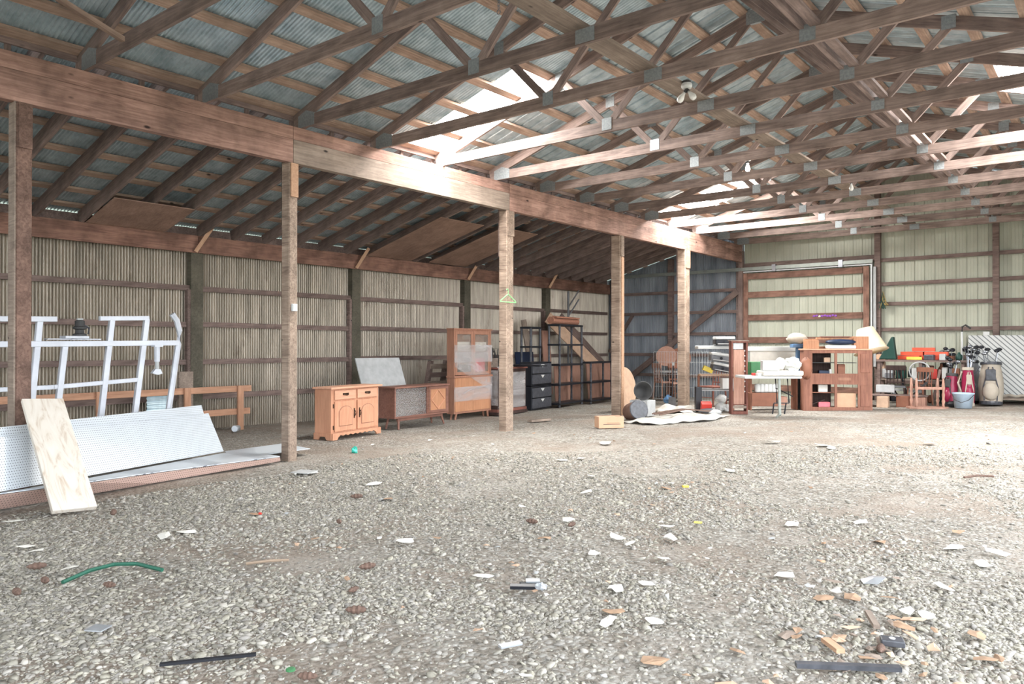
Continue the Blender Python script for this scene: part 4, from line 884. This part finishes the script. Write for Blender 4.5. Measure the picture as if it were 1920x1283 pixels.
for nm, lab, cat, p, s, mt in (('cardboard_box', 'cardboard box in the lower opening of the big cabinet', 'box', (.83, .2, .092), (.36, .26, .29), 'card'), ('blue_box', 'blue and white box on the upper left shelf of the big cabinet', 'box', (.42, .2, .665), (.2, .14, .17), 'navy'), ('white_box', 'white box next to the blue box inside the big cabinet', 'box', (.54, .16, .665), (.05, .1, .2), 'plastic_white'),
                           ('paper_box', 'pale box on the high shelf of the big cabinet', 'box', (.48, .2, 1.002), (.12, .1, .1), 'tan'), ('brown_box', 'brown wooden birdhouse in the upper right opening of the big cabinet', 'birdhouse', (.76, .25, .665), (.14, .14, .30), 'brown'), ('white_box', 'small white box in the upper right opening of the big cabinet', 'box', (.8, .12, .665), (.12, .08, .1), 'lightgrey'),
                           ('tan_bundle', 'tan bundle in the upper right opening of the big cabinet', 'bundle', (.95, .18, .665), (.16, .12, .08), 'tan'), ('pale_stack', 'pale stack of boxes on the lower left shelf of the big cabinet', 'boxes', (.4, .22, .397), (.18, .14, .15), 'paper'), ('red_bundle', 'red and white bundle at the bottom left of the big cabinet', 'bundle', (.42, .2, .092), (.22, .16, .1), 'pink'), ('dark_board', 'dark slanted board in the lower left opening of the big cabinet', 'board', (.3, .18, .18), (.3, .1, .02), 'darkwood')):
    bx(nm, lab, cat, Lc(*p), s, mt, 27, .008, rot=(0, -.35, .47) if nm == 'dark_board' else None)
bx('orange_box', 'orange brown wooden box at the left end of the cabinet ledge', 'box', Lc(.18, .1, Hh + .031), (.24, .16, .17), 'veneer', 27)
# lampshade
t = thing('lampshade', 'big cream lampshade tilted behind the big cabinet', 'lampshade', (-4.12, 17.3, 1.27), rot=(-.1, -.28, 0)); MB().lathe([(.35, 0), (.33, .02), (.17, .52), (.16, .52), (.33, .0)], 26).build('shade', 'cream', t, smooth=True); MB().tube([(.345 * math.cos(a), .345 * math.sin(a), .01) for a in np.linspace(0, 2 * PI, 26)], .008, 5).build('rim_wire', 'tan', t)
t = thing('lamp_stand', 'slim stand under the cream lampshade', 'stand', (-4.12, 17.3, .1)); MB().tube([(0, 0, 0), (0, 0, 1.25)], .02, 8).build('pole', 'brass', t); MB().lathe([(.16, 0), (.14, .03), (.03, .05)], 16).build('base', 'brass', t)
o = MB().prism([(-.18, 0), (.18, 0), (.12, .5), (.08, .5)], -.08, .08, lambda u, v, a: (u, a, v)).build('green_bag', 'dkgreen', None, .03); tag(o, 'dark green pointed bag between lampshade and orange trays', 'bag').location = (-4.02, 18.33, 1.10)
# trestle shelf along the wall
t = thing('plank_shelf', 'long dark plank shelf along the far wall holding orange trays', 'shelf', (-4.25, 18.25, .12), 0)
MB().box(0, 1.75, 0, .5, .93, .97).build('board', 'girt', t); MB().box(0, 1.75, .05, .45, .52, .55).build('board', 'plank', t)
for x in (.02, .85, 1.65): MB().box(x, x + .06, .38, .46, 0, .93).build('leg', 'girt', t); MB().box(x, x + .06, .03, .1, 0, .93).build('leg', 'girt', t)
for k, (x, y, z) in enumerate(((-3.6, 18.55, 1.10), (-3.14, 18.55, 1.10), (-3.56, 18.55, 1.19), (-3.1, 18.55, 1.19), (-3.35, 18.55, 1.28))):
    tt = thing('orange_tray', 'orange red plastic tray stacked on the plank shelf', 'tray', (x, y, z), k * 4 - 8, 'orange trays on the plank shelf'); MB().box(-.2, .2, -.15, .15, 0, .02).build('floor', 'orange', tt); rect_ = MB(); rect_.box(-.22, .22, -.17, -.15, 0, .08); rect_.box(-.22, .22, .15, .17, 0, .08); rect_.box(-.22, -.2, -.15, .15, 0, .08); rect_.box(.2, .22, -.15, .15, 0, .08); rect_.build('rim', 'orange', tt)
items = [('tin_box', 'beige tin in front of the orange trays', 'tin', (-3.5, 18.33, 1.09), (.3, .12, .07), 'yellow'), ('black_tool', 'black power tool on the plank shelf', 'tool', (-3.2, 18.33, 1.09), (.2, .12, .12), 'blackgrey'), ('paint_can', 'grey can at the shelf end near the golf clubs', 'can', (-2.95, 18.35, 1.09), (.12, .12, .14), 'lightgrey'), ('brick_block', 'red brick beside the big cabinet on the shelf', 'brick', (-3.98, 18.33, 1.09), (.09, .1, .12), 'panel'), ('tan_carton', 'tan carton on the shelf next to the big cabinet', 'carton', (-4.15, 18.35, 1.09), (.2, .15, .12), 'card'),
         ('white_box', 'white box under the plank shelf beside the big cabinet', 'box', (-4.04, 18.42, .69), (.22, .2, .2), 'lightgrey'), ('green_jug', 'teal green jug under the plank shelf', 'jug', (-3.78, 18.45, .68), (.18, .15, .26), 'dkgreen'), ('grey_crate', 'grey crate on the lower shelf board', 'crate', (-4.0, 18.35, .68), (.16, .25, .12), 'grey'), ('white_jug', 'white plastic jug on the lower shelf board', 'jug', (-3.5, 18.4, .68), (.12, .12, .24), 'plastic_white'), ('tool_case', 'dark case on the lower shelf board', 'case', (-3.22, 18.42, .68), (.2, .2, .2), 'darkgrey'), ('red_jug', 'red plastic can on the lower shelf board', 'can', (-3.12, 18.38, .68), (.12, .12, .22), 'red'), ('white_bottle', 'white bottle near the right end of the lower shelf', 'bottle', (-2.92, 18.4, .68), (.1, .1, .26), 'plastic_white'), ('brown_carton', 'brown carton at the right end of the lower shelf', 'carton', (-2.72, 18.4, .68), (.16, .2, .24), 'brown'),
         ('concrete_block', 'rough brown block on the ground beside the big cabinet', 'block', (-3.85, 17.1, .11), (.22, .2, .24), 'tan'), ('concrete_block', 'rough brown block under the low dark plank', 'block', (-3.52, 17.35, .12), (.24, .2, .24), 'brown'), ('concrete_block', 'rough reddish block left of the spindle legged table', 'block', (-3.25, 17.6, .13), (.24, .2, .2), 'panel'), ('plastic_sheet_box', 'pale grey box on the low dark plank', 'box', (-3.85, 17.3, .42), (.35, .2, .16), 'lightgrey')]
for nm, lab, cat, p, s, mt in items: bx(nm, lab, cat, p, s, mt, random.uniform(-15, 15), .015)
COLS = [('dark grey', 'darkgrey'), ('white', 'plastic_white'), ('brown', 'brown'), ('pale grey', 'lightgrey'), ('black', 'black'), ('tan', 'tan'), ('dark green', 'dkgreen'), ('red brown', 'redwood'), ('grey', 'grey')]
for r_, (zb, ym, rowname) in enumerate(((.14, 18.75, 'ground'), (.70, 18.62, 'lower shelf'), (1.095, 18.62, 'upper shelf'))):
    for k in range(9):
        x = -4.18 + k * .19 + random.uniform(-.03, .03); cn, cm = COLS[(k * 4 + r_ * 5) % 9]; hh = random.uniform(.12, .34) * (.5 if r_ == 2 else 1); ww = random.uniform(.1, .16)
        if r_ == 2 and k < 7: continue
        kd = ['carton', 'jug', 'bundle'][(k + r_) % 3]; lab = '%s %s on the %s of the plank rack, %s from the cabinet' % (cn, kd, rowname, ORD[k])
        if kd == 'carton': bx('carton', lab, 'box', (x, ym, zb), (ww, .16, hh), cm, random.uniform(-20, 20), .01)
        elif kd == 'jug': o = MB().lathe([(ww * .45, 0), (ww * .5, .03), (ww * .5, hh * .6), (ww * .2, hh * .85), (ww * .18, hh)], 14).build('jug', cm, smooth=True); o.location = (x, ym, zb); tag(o, lab, 'jug')
        else: o = MB().blob((0, 0, 0), (ww * .6, .1, hh * .5), k + 40, 10, 7, .2).build('bundle', cm); o.location = (x, ym, zb + hh * .5); tag(o, lab, 'bundle')
for k, (x0, z0, x1, z1, m_) in enumerate(((-4.0, .55, -3.7, .18, 'grey'), (-3.6, .2, -3.2, .62, 'darkgrey'), (-3.9, .45, -3.3, .42, 'lightgrey'), (-3.1, .2, -2.95, .9, 'girt'), (-3.75, .9, -3.55, .2, 'black'))):
    tag(board('stick', (x0, 18.12 - .01 * k, z0), (x1, 18.05, z1), .02, .05, m_), '%s stick leaning across the front of the plank rack, %s from the cabinet' % ({'grey': 'mid grey', 'darkgrey': 'dark grey', 'lightgrey': 'pale grey', 'girt': 'brown', 'black': 'black'}[m_], ORD[k]), 'stick')
tag(board('low_plank', (-4.1, 17.0, .38), (-3.15, 17.65, .36), .2, .03, 'girt'), 'dark plank resting on the rough blocks beside the big cabinet', 'plank')
chair('brown spindle chair tangled under the plank shelf, left one', (-3.75, 17.75, .13), 10, 'darkwood', 'grey', sc=.9)
chair('dark spindle chair in front of the plank shelf beside the golf bags', (-3.32, 17.92, .14), -20, 'brown', 'redwood', sc=.85)
t = thing('bicycle_wheel', 'thin grey hoop leaning against the plank shelf', 'hoop', (-3.35, 18.12, .85)); MB().tube([(.2 * math.cos(a), 0, .2 * math.sin(a)) for a in np.linspace(0, 2 * PI, 25)], .016, 6).build('rim', 'lightgrey', t)
# upside-down coffee table with spindle legs
t = thing('coffee_table', 'small upturned table with turned orange brown legs on the gravel', 'table', (-3.25, 16.75, .13), 30)
MB().prism([(0, .1), (.12, 0), (.62, 0), (.74, .1), (.74, .3), (.62, .4), (.12, .4), (0, .3)], .0, .04, lambda u, v, a: (u, v, a)).build('tabletop', 'panel', t, .008)
for x, y in ((.12, .06), (.62, .06), (.12, .34), (.62, .34)): MB().lathe([(.03, .04), (.02, .1), (.034, .16), (.022, .2), (.03, .3), (.02, .34), (.032, .42), (.016, .62)], 10, (x, y, 0)).build('leg', 'panel', t, smooth=True)
board('stretcher', (.12, .06, .42), (.62, .06, .42), .03, .05, 'panel', t)
# golf bags and clubs
def golf_bag(lab, loc, tilt, yaw, col, trim, r=.16, h=.82, clubs=6, seed=1):
    t = thing('golf_bag', lab, 'golf bag', loc, rot=(tilt, 0, math.radians(yaw)))
    MB().lathe([(r * .95, 0), (r, .04), (r * 1.12, h * .35), (r * 1.08, h * .6), (r * .85, h * .92), (r * .92, h), (r * .8, h)], 20).build('body', col, t, smooth=True)
    MB().lathe([(r * .95, h - .05), (r * .97, h - .02), (r * .93, h + .01)], 20).build('collar', trim, t); MB().lathe([(r * 1.0, -.01), (r * 1.04, .03), (r * 1.02, .06)], 20).build('base', trim, t)
    MB().blob((0, -r * .95, h * .3), (r * .75, r * .5, h * .22), 3, 12, 8, .04).build('pocket', col, t, smooth=True); MB().box(-r * .45, r * .45, -r * 1.2, -r * .6, h * .55, h * .82).build('pocket', trim, t, .02)
    [MB().tube([(q_ * r, -r * 1.02, h * .08), (q_ * r * 1.15, -r * 1.06, h * .4), (q_ * r * .3, -r * 1.0, h * .88)], .012, 6).build('piping', trim, t) for q_ in (-.55, .55)]; MB().tube([(-r, 0, h * .9), (-r * 1.7, -.03, h * .6), (-r, 0, h * .3)], .018, 6).build('strap', trim, t)
    rn = random.Random(seed)
    for k in range(clubs):
        a, b = rn.uniform(-r * .7, r * .7), rn.uniform(-r * .7, r * .7); hh = h + rn.uniform(.12, .32); q = rn.uniform(0, 6)
        c = MB().tube([(a * .6, b * .6, h * .8), (a * 1.4, b * 1.4, hh)], .007, 6).build('club_shaft', 'steel', t)
        MB().blob((a * 1.4 + .03 * math.cos(q), b * 1.4 + .03 * math.sin(q), hh + .01), (.055, .04, .035), k, 10, 6, .05).build('club_head', 'black' if k % 3 else 'steel', t, smooth=True)
golf_bag('crimson golf bag standing behind the grey bucket', (-2.42, 17.9, .17), -.05, 20, 'crimson', 'beige', .11, .78, 5, 2)
golf_bag('dark pink golf bag leaning left beside the crimson one', (-2.76, 17.95, .16), -.12, -25, 'crimson', 'darkgrey', .12, .66, 6, 3)
golf_bag('large beige golf bag with dark piping against the white lattice', (-2.06, 18.2, .2), -.1, 5, 'beige', 'blackgrey', .2, .86, 6, 4)
golf_bag('dark golf bag full of black clubs behind the pink bag', (-2.97, 19.02, .16), -.03, 30, 'darkgrey', 'black', .14, .85, 14, 5)
golf_bag('grey golf bag of iron clubs beside the plank shelf end', (-2.5, 18.92, .16), -.03, -10, 'grey', 'black', .14, .92, 14, 6)
t = thing('white_crutch', 'white pole with dark hook handle standing among the golf clubs', 'pole', (-2.69, 19.1, .16)); MB().tube([(0, 0, 0), (-.02, .06, 1.55)], .022, 8).build('shaft', 'plastic_white', t); MB().tube([(-.02, .1, 1.55), (-.02, .1, 1.66), (.04, .12, 1.7), (.14, .14, 1.62)], .02, 8).build('handle', 'darkgrey', t); MB().box(-.03, .0, .0, .03, .9, 1.2, rot=(-.06, 0, 0)).build('guard', 'plastic_white', t)
t = thing('bucket', 'pale blue grey plastic bucket on the gravel before the golf bags', 'bucket', (-2.42, 17.25, fz(-2.42, 17.25)))
MB().lathe([(0, 0), (.15, 0), (.185, .27), (.2, .28), (.2, .3), (.18, .3), (.145, .02), (0, .02)], 26).build('pail', plain('pail_blue', (168, 186, 202), .4), t, smooth=True); MB().tube([(-.19, -.02, .27), (-.12, -.2, .17), (0, -.24, .12), (.12, -.2, .17), (.19, -.02, .27)], .006, 6).build('handle', 'darkgrey', t)
t = thing('rubber_boot', 'black rubber boot lying behind the grey bucket', 'boot', (-2.55, 17.55, .21)); MB().blob((0, 0, 0), (.22, .09, .08), 71, 12, 7, .06).build('foot', 'black', t, smooth=True)
# pallet and lattice
t = thing('wooden_pallet', 'wooden pallet lying on the gravel under the white lattice panel', 'pallet', (-2.3, 18.55, .16), 0)
for k in range(6): MB().box(0, 1.9, k * .17, k * .17 + .12, .12, .145).build('deck_board', 'plank', t)
for x in (0, .9, 1.8): MB().box(x, x + .1, 0, .97, .02, .12).build('stringer', 'fence' if x == .9 else 'girt', t)
for y in (0, .85): MB().box(0, 1.9, y, y + .12, 0, .02).build('bottom_board', 'girt', t)
t = thing('lattice_screen', 'large white panel with diagonal slats leaning on the far wall', 'panel', (-2.62, 19.28, .31), rot=(-.09, 0, 0)); MB().box(0, 2.0, 0, .06, 0, 1.33).build('panel', 'lattice', t, .01); MB().box(.28, .40, .0, .05, 1.33, 1.41).build('bracket', 'plastic_white', t)
t = thing('twisted_rope', 'thick twisted rope along the foot of the white lattice panel', 'rope', (-2.5, 19.1, .31)); MB().tube([(x, .02 * math.sin(x * 14), .03 + .012 * math.cos(x * 28)) for x in np.linspace(0, 1.8, 40)], .03, 7).build('strand', 'beige', t)
t = thing('tinsel_garland', 'short purple tinsel garland hanging on a sliding door rail', 'garland', (-6.0, YE - .04, 2.15))
for k in range(9): MB().blob((k * .065, 0, .012 * math.sin(k * 2)), (.035, .012, .022), k, 8, 5, .3).build('bead', 'pink2' if k != 2 else 'paper', t)
t = thing('dried_flowers', 'dried flower bunch hanging on the wall post right of the sliding door', 'flowers', (-4.40, YE - .06, 2.7))
for k in range(16): rn = random.Random(k); MB().tube([(0, 0, 0), (rn.uniform(-.04, .06), rn.uniform(-.02, .0), -.18), (rn.uniform(-.1, .14), rn.uniform(-.04, .0), rn.uniform(-.42, -.25))], [.008, .007, .014], 5).build('stem', 'straw' if k % 2 else 'dkgreen', t)

# ================================================================== small litter on the gravel
def cone(i, x, y, lab=None):
    m = MB(); prof = [(.004, -.055)] + [(.022 * math.sin(PI * (k + .6) / 9) ** .7 * (1.22 if k % 2 else .92), -.055 + .0145 * k) for k in range(8)] + [(.003, .065)]
    m.lathe(prof, 12, (0, 0, 0), Euler((PI / 2, 0, 0)).to_matrix()); o = m.build('pine_cone', 'bark'); o.location = (x, y, fz(x, y) + .022); o.rotation_euler = (0, random.uniform(-.2, .2), random.uniform(0, 6)); s_ = random.uniform(.65, .95); o.scale = (s_,) * 3
    return tag(o, lab or 'brown pine cone lying on the gravel', 'pine cone', 'pine cones on the gravel')
for i, (x, y) in enumerate([(-3.37, 2.75), (-5.26, 1.8), (-4.91, 1.72), (-4.8, 1.54), (-4.53, 1.92), (-3.66, 3.1), (-3.59, 4.7), (-3.29, 4.81), (-.85, 3.73), (-6.46, 2.77), (-5.43, 4.47), (-2.64, 1.91), (-4.76, 3.74)]): cone(i, x, y)
o = cone(99, -3.1, 2.55, 'pine cone with a red tip lying nearest the picture centre'); del o['group']
def scrap(nm, lab, cat, x, y, r, mat, seed, group, th=.002, lift=.012, asp=1.6):
    rn = random.Random(seed); k = rn.randint(5, 8); m = MB(); top = []
    for j in range(k):
        a = 2 * PI * j / k + rn.uniform(-.25, .25); q = r * rn.uniform(.65, 1.1); top.append((q * math.cos(a) * asp, q * math.sin(a), rn.uniform(-.004, .012)))
    m.add(top + [(u, v, w - th) for u, v, w in top] + [(0, 0, .01)], [(j, (j + 1) % k, 2 * k) for j in range(k)] + [tuple(range(k, 2 * k))[::-1]] + [(j, k + j, k + (j + 1) % k, (j + 1) % k) for j in range(k)])
    o = m.build(nm, mat); o.location = (x, y, fz(x, y) + lift); o.rotation_euler = (rn.uniform(-.15, .15), rn.uniform(-.15, .15), rn.uniform(0, 6)); return tag(o, lab, cat, group)
PAPER = [(-3.95, 3.68), (-2.98, 3.43), (-3.43, 4.96), (-4.36, 6.72), (-3.93, 5.99), (-3.05, 10.34), (-1.96, 11.21), (-3.33, 7.92), (-1.58, 6.31), (-1.99, 5.93), (-1.58, 4.58), (-.87, 4.37), (-.78, 4.36), (-5.6, 9.02), (-5.21, 7.43), (-5.1, 7.66), (-2.85, 4.73), (-2.53, 4.97), (-2.75, 4.27), (-2.68, 4.64), (-2.71, 5.25), (-2.31, 4.44), (-.89, 5.94), (-1.25, 4.47), (-2.01, 3.26), (-2.25, 3.73), (-5.41, 2.68), (-5.41, 2.85), (-5.1, 1.93), (-5.88, 1.93), (-5.69, 1.93), (-6.78, 2.17), (-6.87, 5.03), (-5.82, 5.0), (-3.73, 10.37), (-2.89, 10.15), (-.69, 5.62), (-.64, 5.96), (-.79, 4.94), (-2.14, 3.91), (-1.83, 3.4)]
for i, (x, y) in enumerate(PAPER): scrap('paper_scrap', 'torn white paper scrap lying on the gravel', 'paper', x, y, .026 + .0045 * math.hypot(x, y) * random.uniform(.5, 1.2), 'paper', i, 'torn white paper scraps')
for i in range(110):
    d, s_ = random.uniform(3, 12), random.uniform(-.3, .66); x, y = -.628 * d + .778 * s_ * d, .778 * d + .628 * s_ * d
    scrap('litter_flake', 'small pale flake of litter lying on the gravel', 'litter', x, y, random.uniform(.01, .024), ['paper', 'lightgrey', 'tan', 'leaf'][i % 4], 300 + i, 'small flakes of litter')
for i, (x, y) in enumerate([(-5.16, 4.59), (-5.53, 3.5), (-3.23, 4.36), (-.93, 6.44), (-1.32, 5.77), (-1.27, 4.31), (-2.06, 3.4), (-1.15, 4.41), (-.54, 4.22), (-3.42, 6.61), (-1.6, 2.97)]): scrap('dry_leaf', 'brown dry leaf or bark chip on the gravel', 'leaf', x, y, .045, 'leaf', 500 + i, 'brown leaves on the gravel')
for i in range(46):
    u, v = random.gauss(0, 1), random.gauss(0, 1); x, y = -.86 + .26 * u, 3.75 + .5 * v
    if y < 2.9 or x > -.2: continue
    scrap('dry_leaf', ['brown dry leaf fragment on the gravel near the black bar', 'grey bark chip on the gravel near the black bar', 'pale dry leaf fragment on the gravel near the black bar'][i % 3], 'leaf', x, y, random.uniform(.014, .034), ['leaf', 'plank', 'tan'][i % 3], 700 + i, ['brown leaf fragments', 'grey bark chips', 'pale leaf fragments'][i % 3], asp=random.uniform(1.2, 2.6))
o = MB().tube([(-4.79, 1.77, .02), (-4.86, 1.95, .035), (-4.86, 2.09, .04), (-4.78, 2.19, .035), (-4.59, 2.26, .015)], .012, 6).build('strap', 'greenstrap'); tag(o, 'curved dark green plastic strap lying on the gravel', 'strap')
tag(board('black_strip', (-3.23, 1.58, .02), (-3.0, 1.9, .022), .02, .012, 'black'), 'thin black strip lying on the gravel near the camera', 'strip')
tag(board('metal_bar', (-1.09, 3.30, .025), (-.73, 3.54, .025), .035, .02, 'blackgrey'), 'dark flat bar on the gravel among the leaves', 'bar')
o = MB().tube([(-4.3, 2.65, .02), (-4.22, 2.77, .026), (-4.16, 2.87, .02)], .009, 6).build('twig', 'stick'); tag(o, 'short bare twig on the gravel', 'twig')
o = MB().tube([(-1.2, 8.6, .1), (-1.1, 8.75, .11), (-.98, 8.85, .1)], .012, 6).build('twig', 'bark'); tag(o, 'dark bent twig on the gravel toward the right', 'twig')
o = bx('glass_pane', 'small square of clear glass lying on the gravel', 'glass', (-3.87, 1.59, .02), (.09, .08, .006), 'tin', 30, 0)
bx('metal_clip', 'pale blue metal offcut lying on the gravel', 'metal scrap', (-2.18, 2.69, .02), (.11, .035, .012), 'tin', 65, .002)
t = thing('smashed_plastic', 'smashed black and silver plastic part on the gravel', 'debris', (-2.62, 3.39, .02), 30)
MB().box(-.1, .1, -.02, .01, 0, .02, rot=(.2, 0, .1)).build('shard', 'black', t); MB().box(-.05, .08, .02, .07, 0, .015, rot=(0, .1, .4)).build('shard', 'darkgrey', t); MB().blob((.08, -.02, .02), (.035, .025, .02), 3, 8, 5, .3).build('foil', 'tin', t); MB().box(-.02, .06, .05, .08, .01, .03, rot=(.3, 0, .2)).build('shard', 'tin', t)
tag(board('wood_chip', (-1.02, 4.2, .02), (-.93, 4.0, .022), .03, .02, 'plank'), 'grey splinter of wood among the leaves', 'wood scrap'); tag(board('wood_chip', (-1.08, 3.68, .02), (-.98, 3.57, .025), .04, .02, 'pale'), 'small pale block of wood on the gravel', 'wood scrap')
t = thing('plug_adapter', 'dark grey plastic adapter with white oval on the gravel', 'adapter', (-.82, 3.81, .02), 20); MB().box(-.05, .05, -.035, .035, 0, .03).build('body', 'blackgrey', t, .006); MB().lathe([(.014, .03), (.014, .032)], 12).build('badge', 'plastic_white', t)
o = MB().blob((-7.8, 6.38, .03), (.06, .04, .04), 5, 8, 5, .35).build('teal_wrapper', 'teal'); tag(o, 'crumpled teal wrapper on the gravel before the sideboard', 'wrapper')
scrap('plastic_film', 'clear square plastic film on the gravel', 'film', -1.14, 4.84, .08, 'tin', 900, None); o = MB().blob((-5.49, 3.51, .02), (.02, .014, .01), 2, 8, 5, .2).build('red_chip', 'red'); tag(o, 'tiny red plastic piece on the gravel', 'cap')
o = MB().lathe([(.02, 0), (.02, .008), (.016, .01)], 14, (-2.74, 1.9, .02)).build('bottle_cap', 'green_p'); tag(o, 'green bottle cap on the gravel', 'cap')
bx('orange_tag', 'small orange card on the gravel', 'card', (-2.56, 5.48, .02), (.06, .05, .006), 'yellow', 20, 0); bx('yellow_tag', 'tiny yellow wrapper on the gravel', 'wrapper', (-3.27, 6.72, .03), (.06, .04, .02), 'yellow', 50, .004)
bx('grey_slate', 'flat pale grey sheet on the gravel beside the white-boxed post', 'sheet', (-6.94, 4.98, .015), (.22, .2, .008), 'lightgrey', 20, 0); bx('wood_offcut', 'flat pale board on the gravel beside the hanger post', 'board', (-8.35, 11.15, .0), (.5, .12, .04), 'plank', 80)
bx('black_clip', 'small black plastic piece on the gravel before the big cabinet', 'debris', (-3.97, 12.48, .05), (.16, .05, .03), 'black', 40)

# ================================================================== light and camera
w = bpy.data.worlds.new('World'); bpy.context.scene.world = w; w.use_nodes = True; nt = w.node_tree; bg = nt.nodes['Background']
bg.inputs[0].default_value = (.90, .945, 1, 1); bg.inputs[1].default_value = 3.9
sc = bpy.context.scene
cd = bpy.data.cameras.new('Camera'); cam = bpy.data.objects.new('Camera', cd); C.objects.link(cam); sc.camera = cam
cd.sensor_width = 36; cd.lens = 1411.23 / 1920 * 36; cd.clip_start = .05; cd.clip_end = 300
yaw, pitch, roll = math.radians(38.9204), math.radians(.2688), math.radians(.0458)
fw = Vector((-math.sin(yaw) * math.cos(pitch), math.cos(yaw) * math.cos(pitch), math.sin(pitch))); rt = Vector((math.cos(yaw), math.sin(yaw), 0)); up = rt.cross(fw)
r2 = rt * math.cos(roll) + up * math.sin(roll); u2 = -rt * math.sin(roll) + up * math.cos(roll)
mw = Matrix((r2, u2, -fw)).transposed().to_4x4(); mw.translation = (0, 0, H); cam.matrix_world = mw
vs_ = sc.view_settings; vs_.view_transform = 'Standard'; vs_.look = 'None'; vs_.gamma = 1; vs_.exposure = 1.0
sc.cycles.use_denoising = True; sc.cycles.max_bounces = 8; sc.cycles.diffuse_bounces = 5
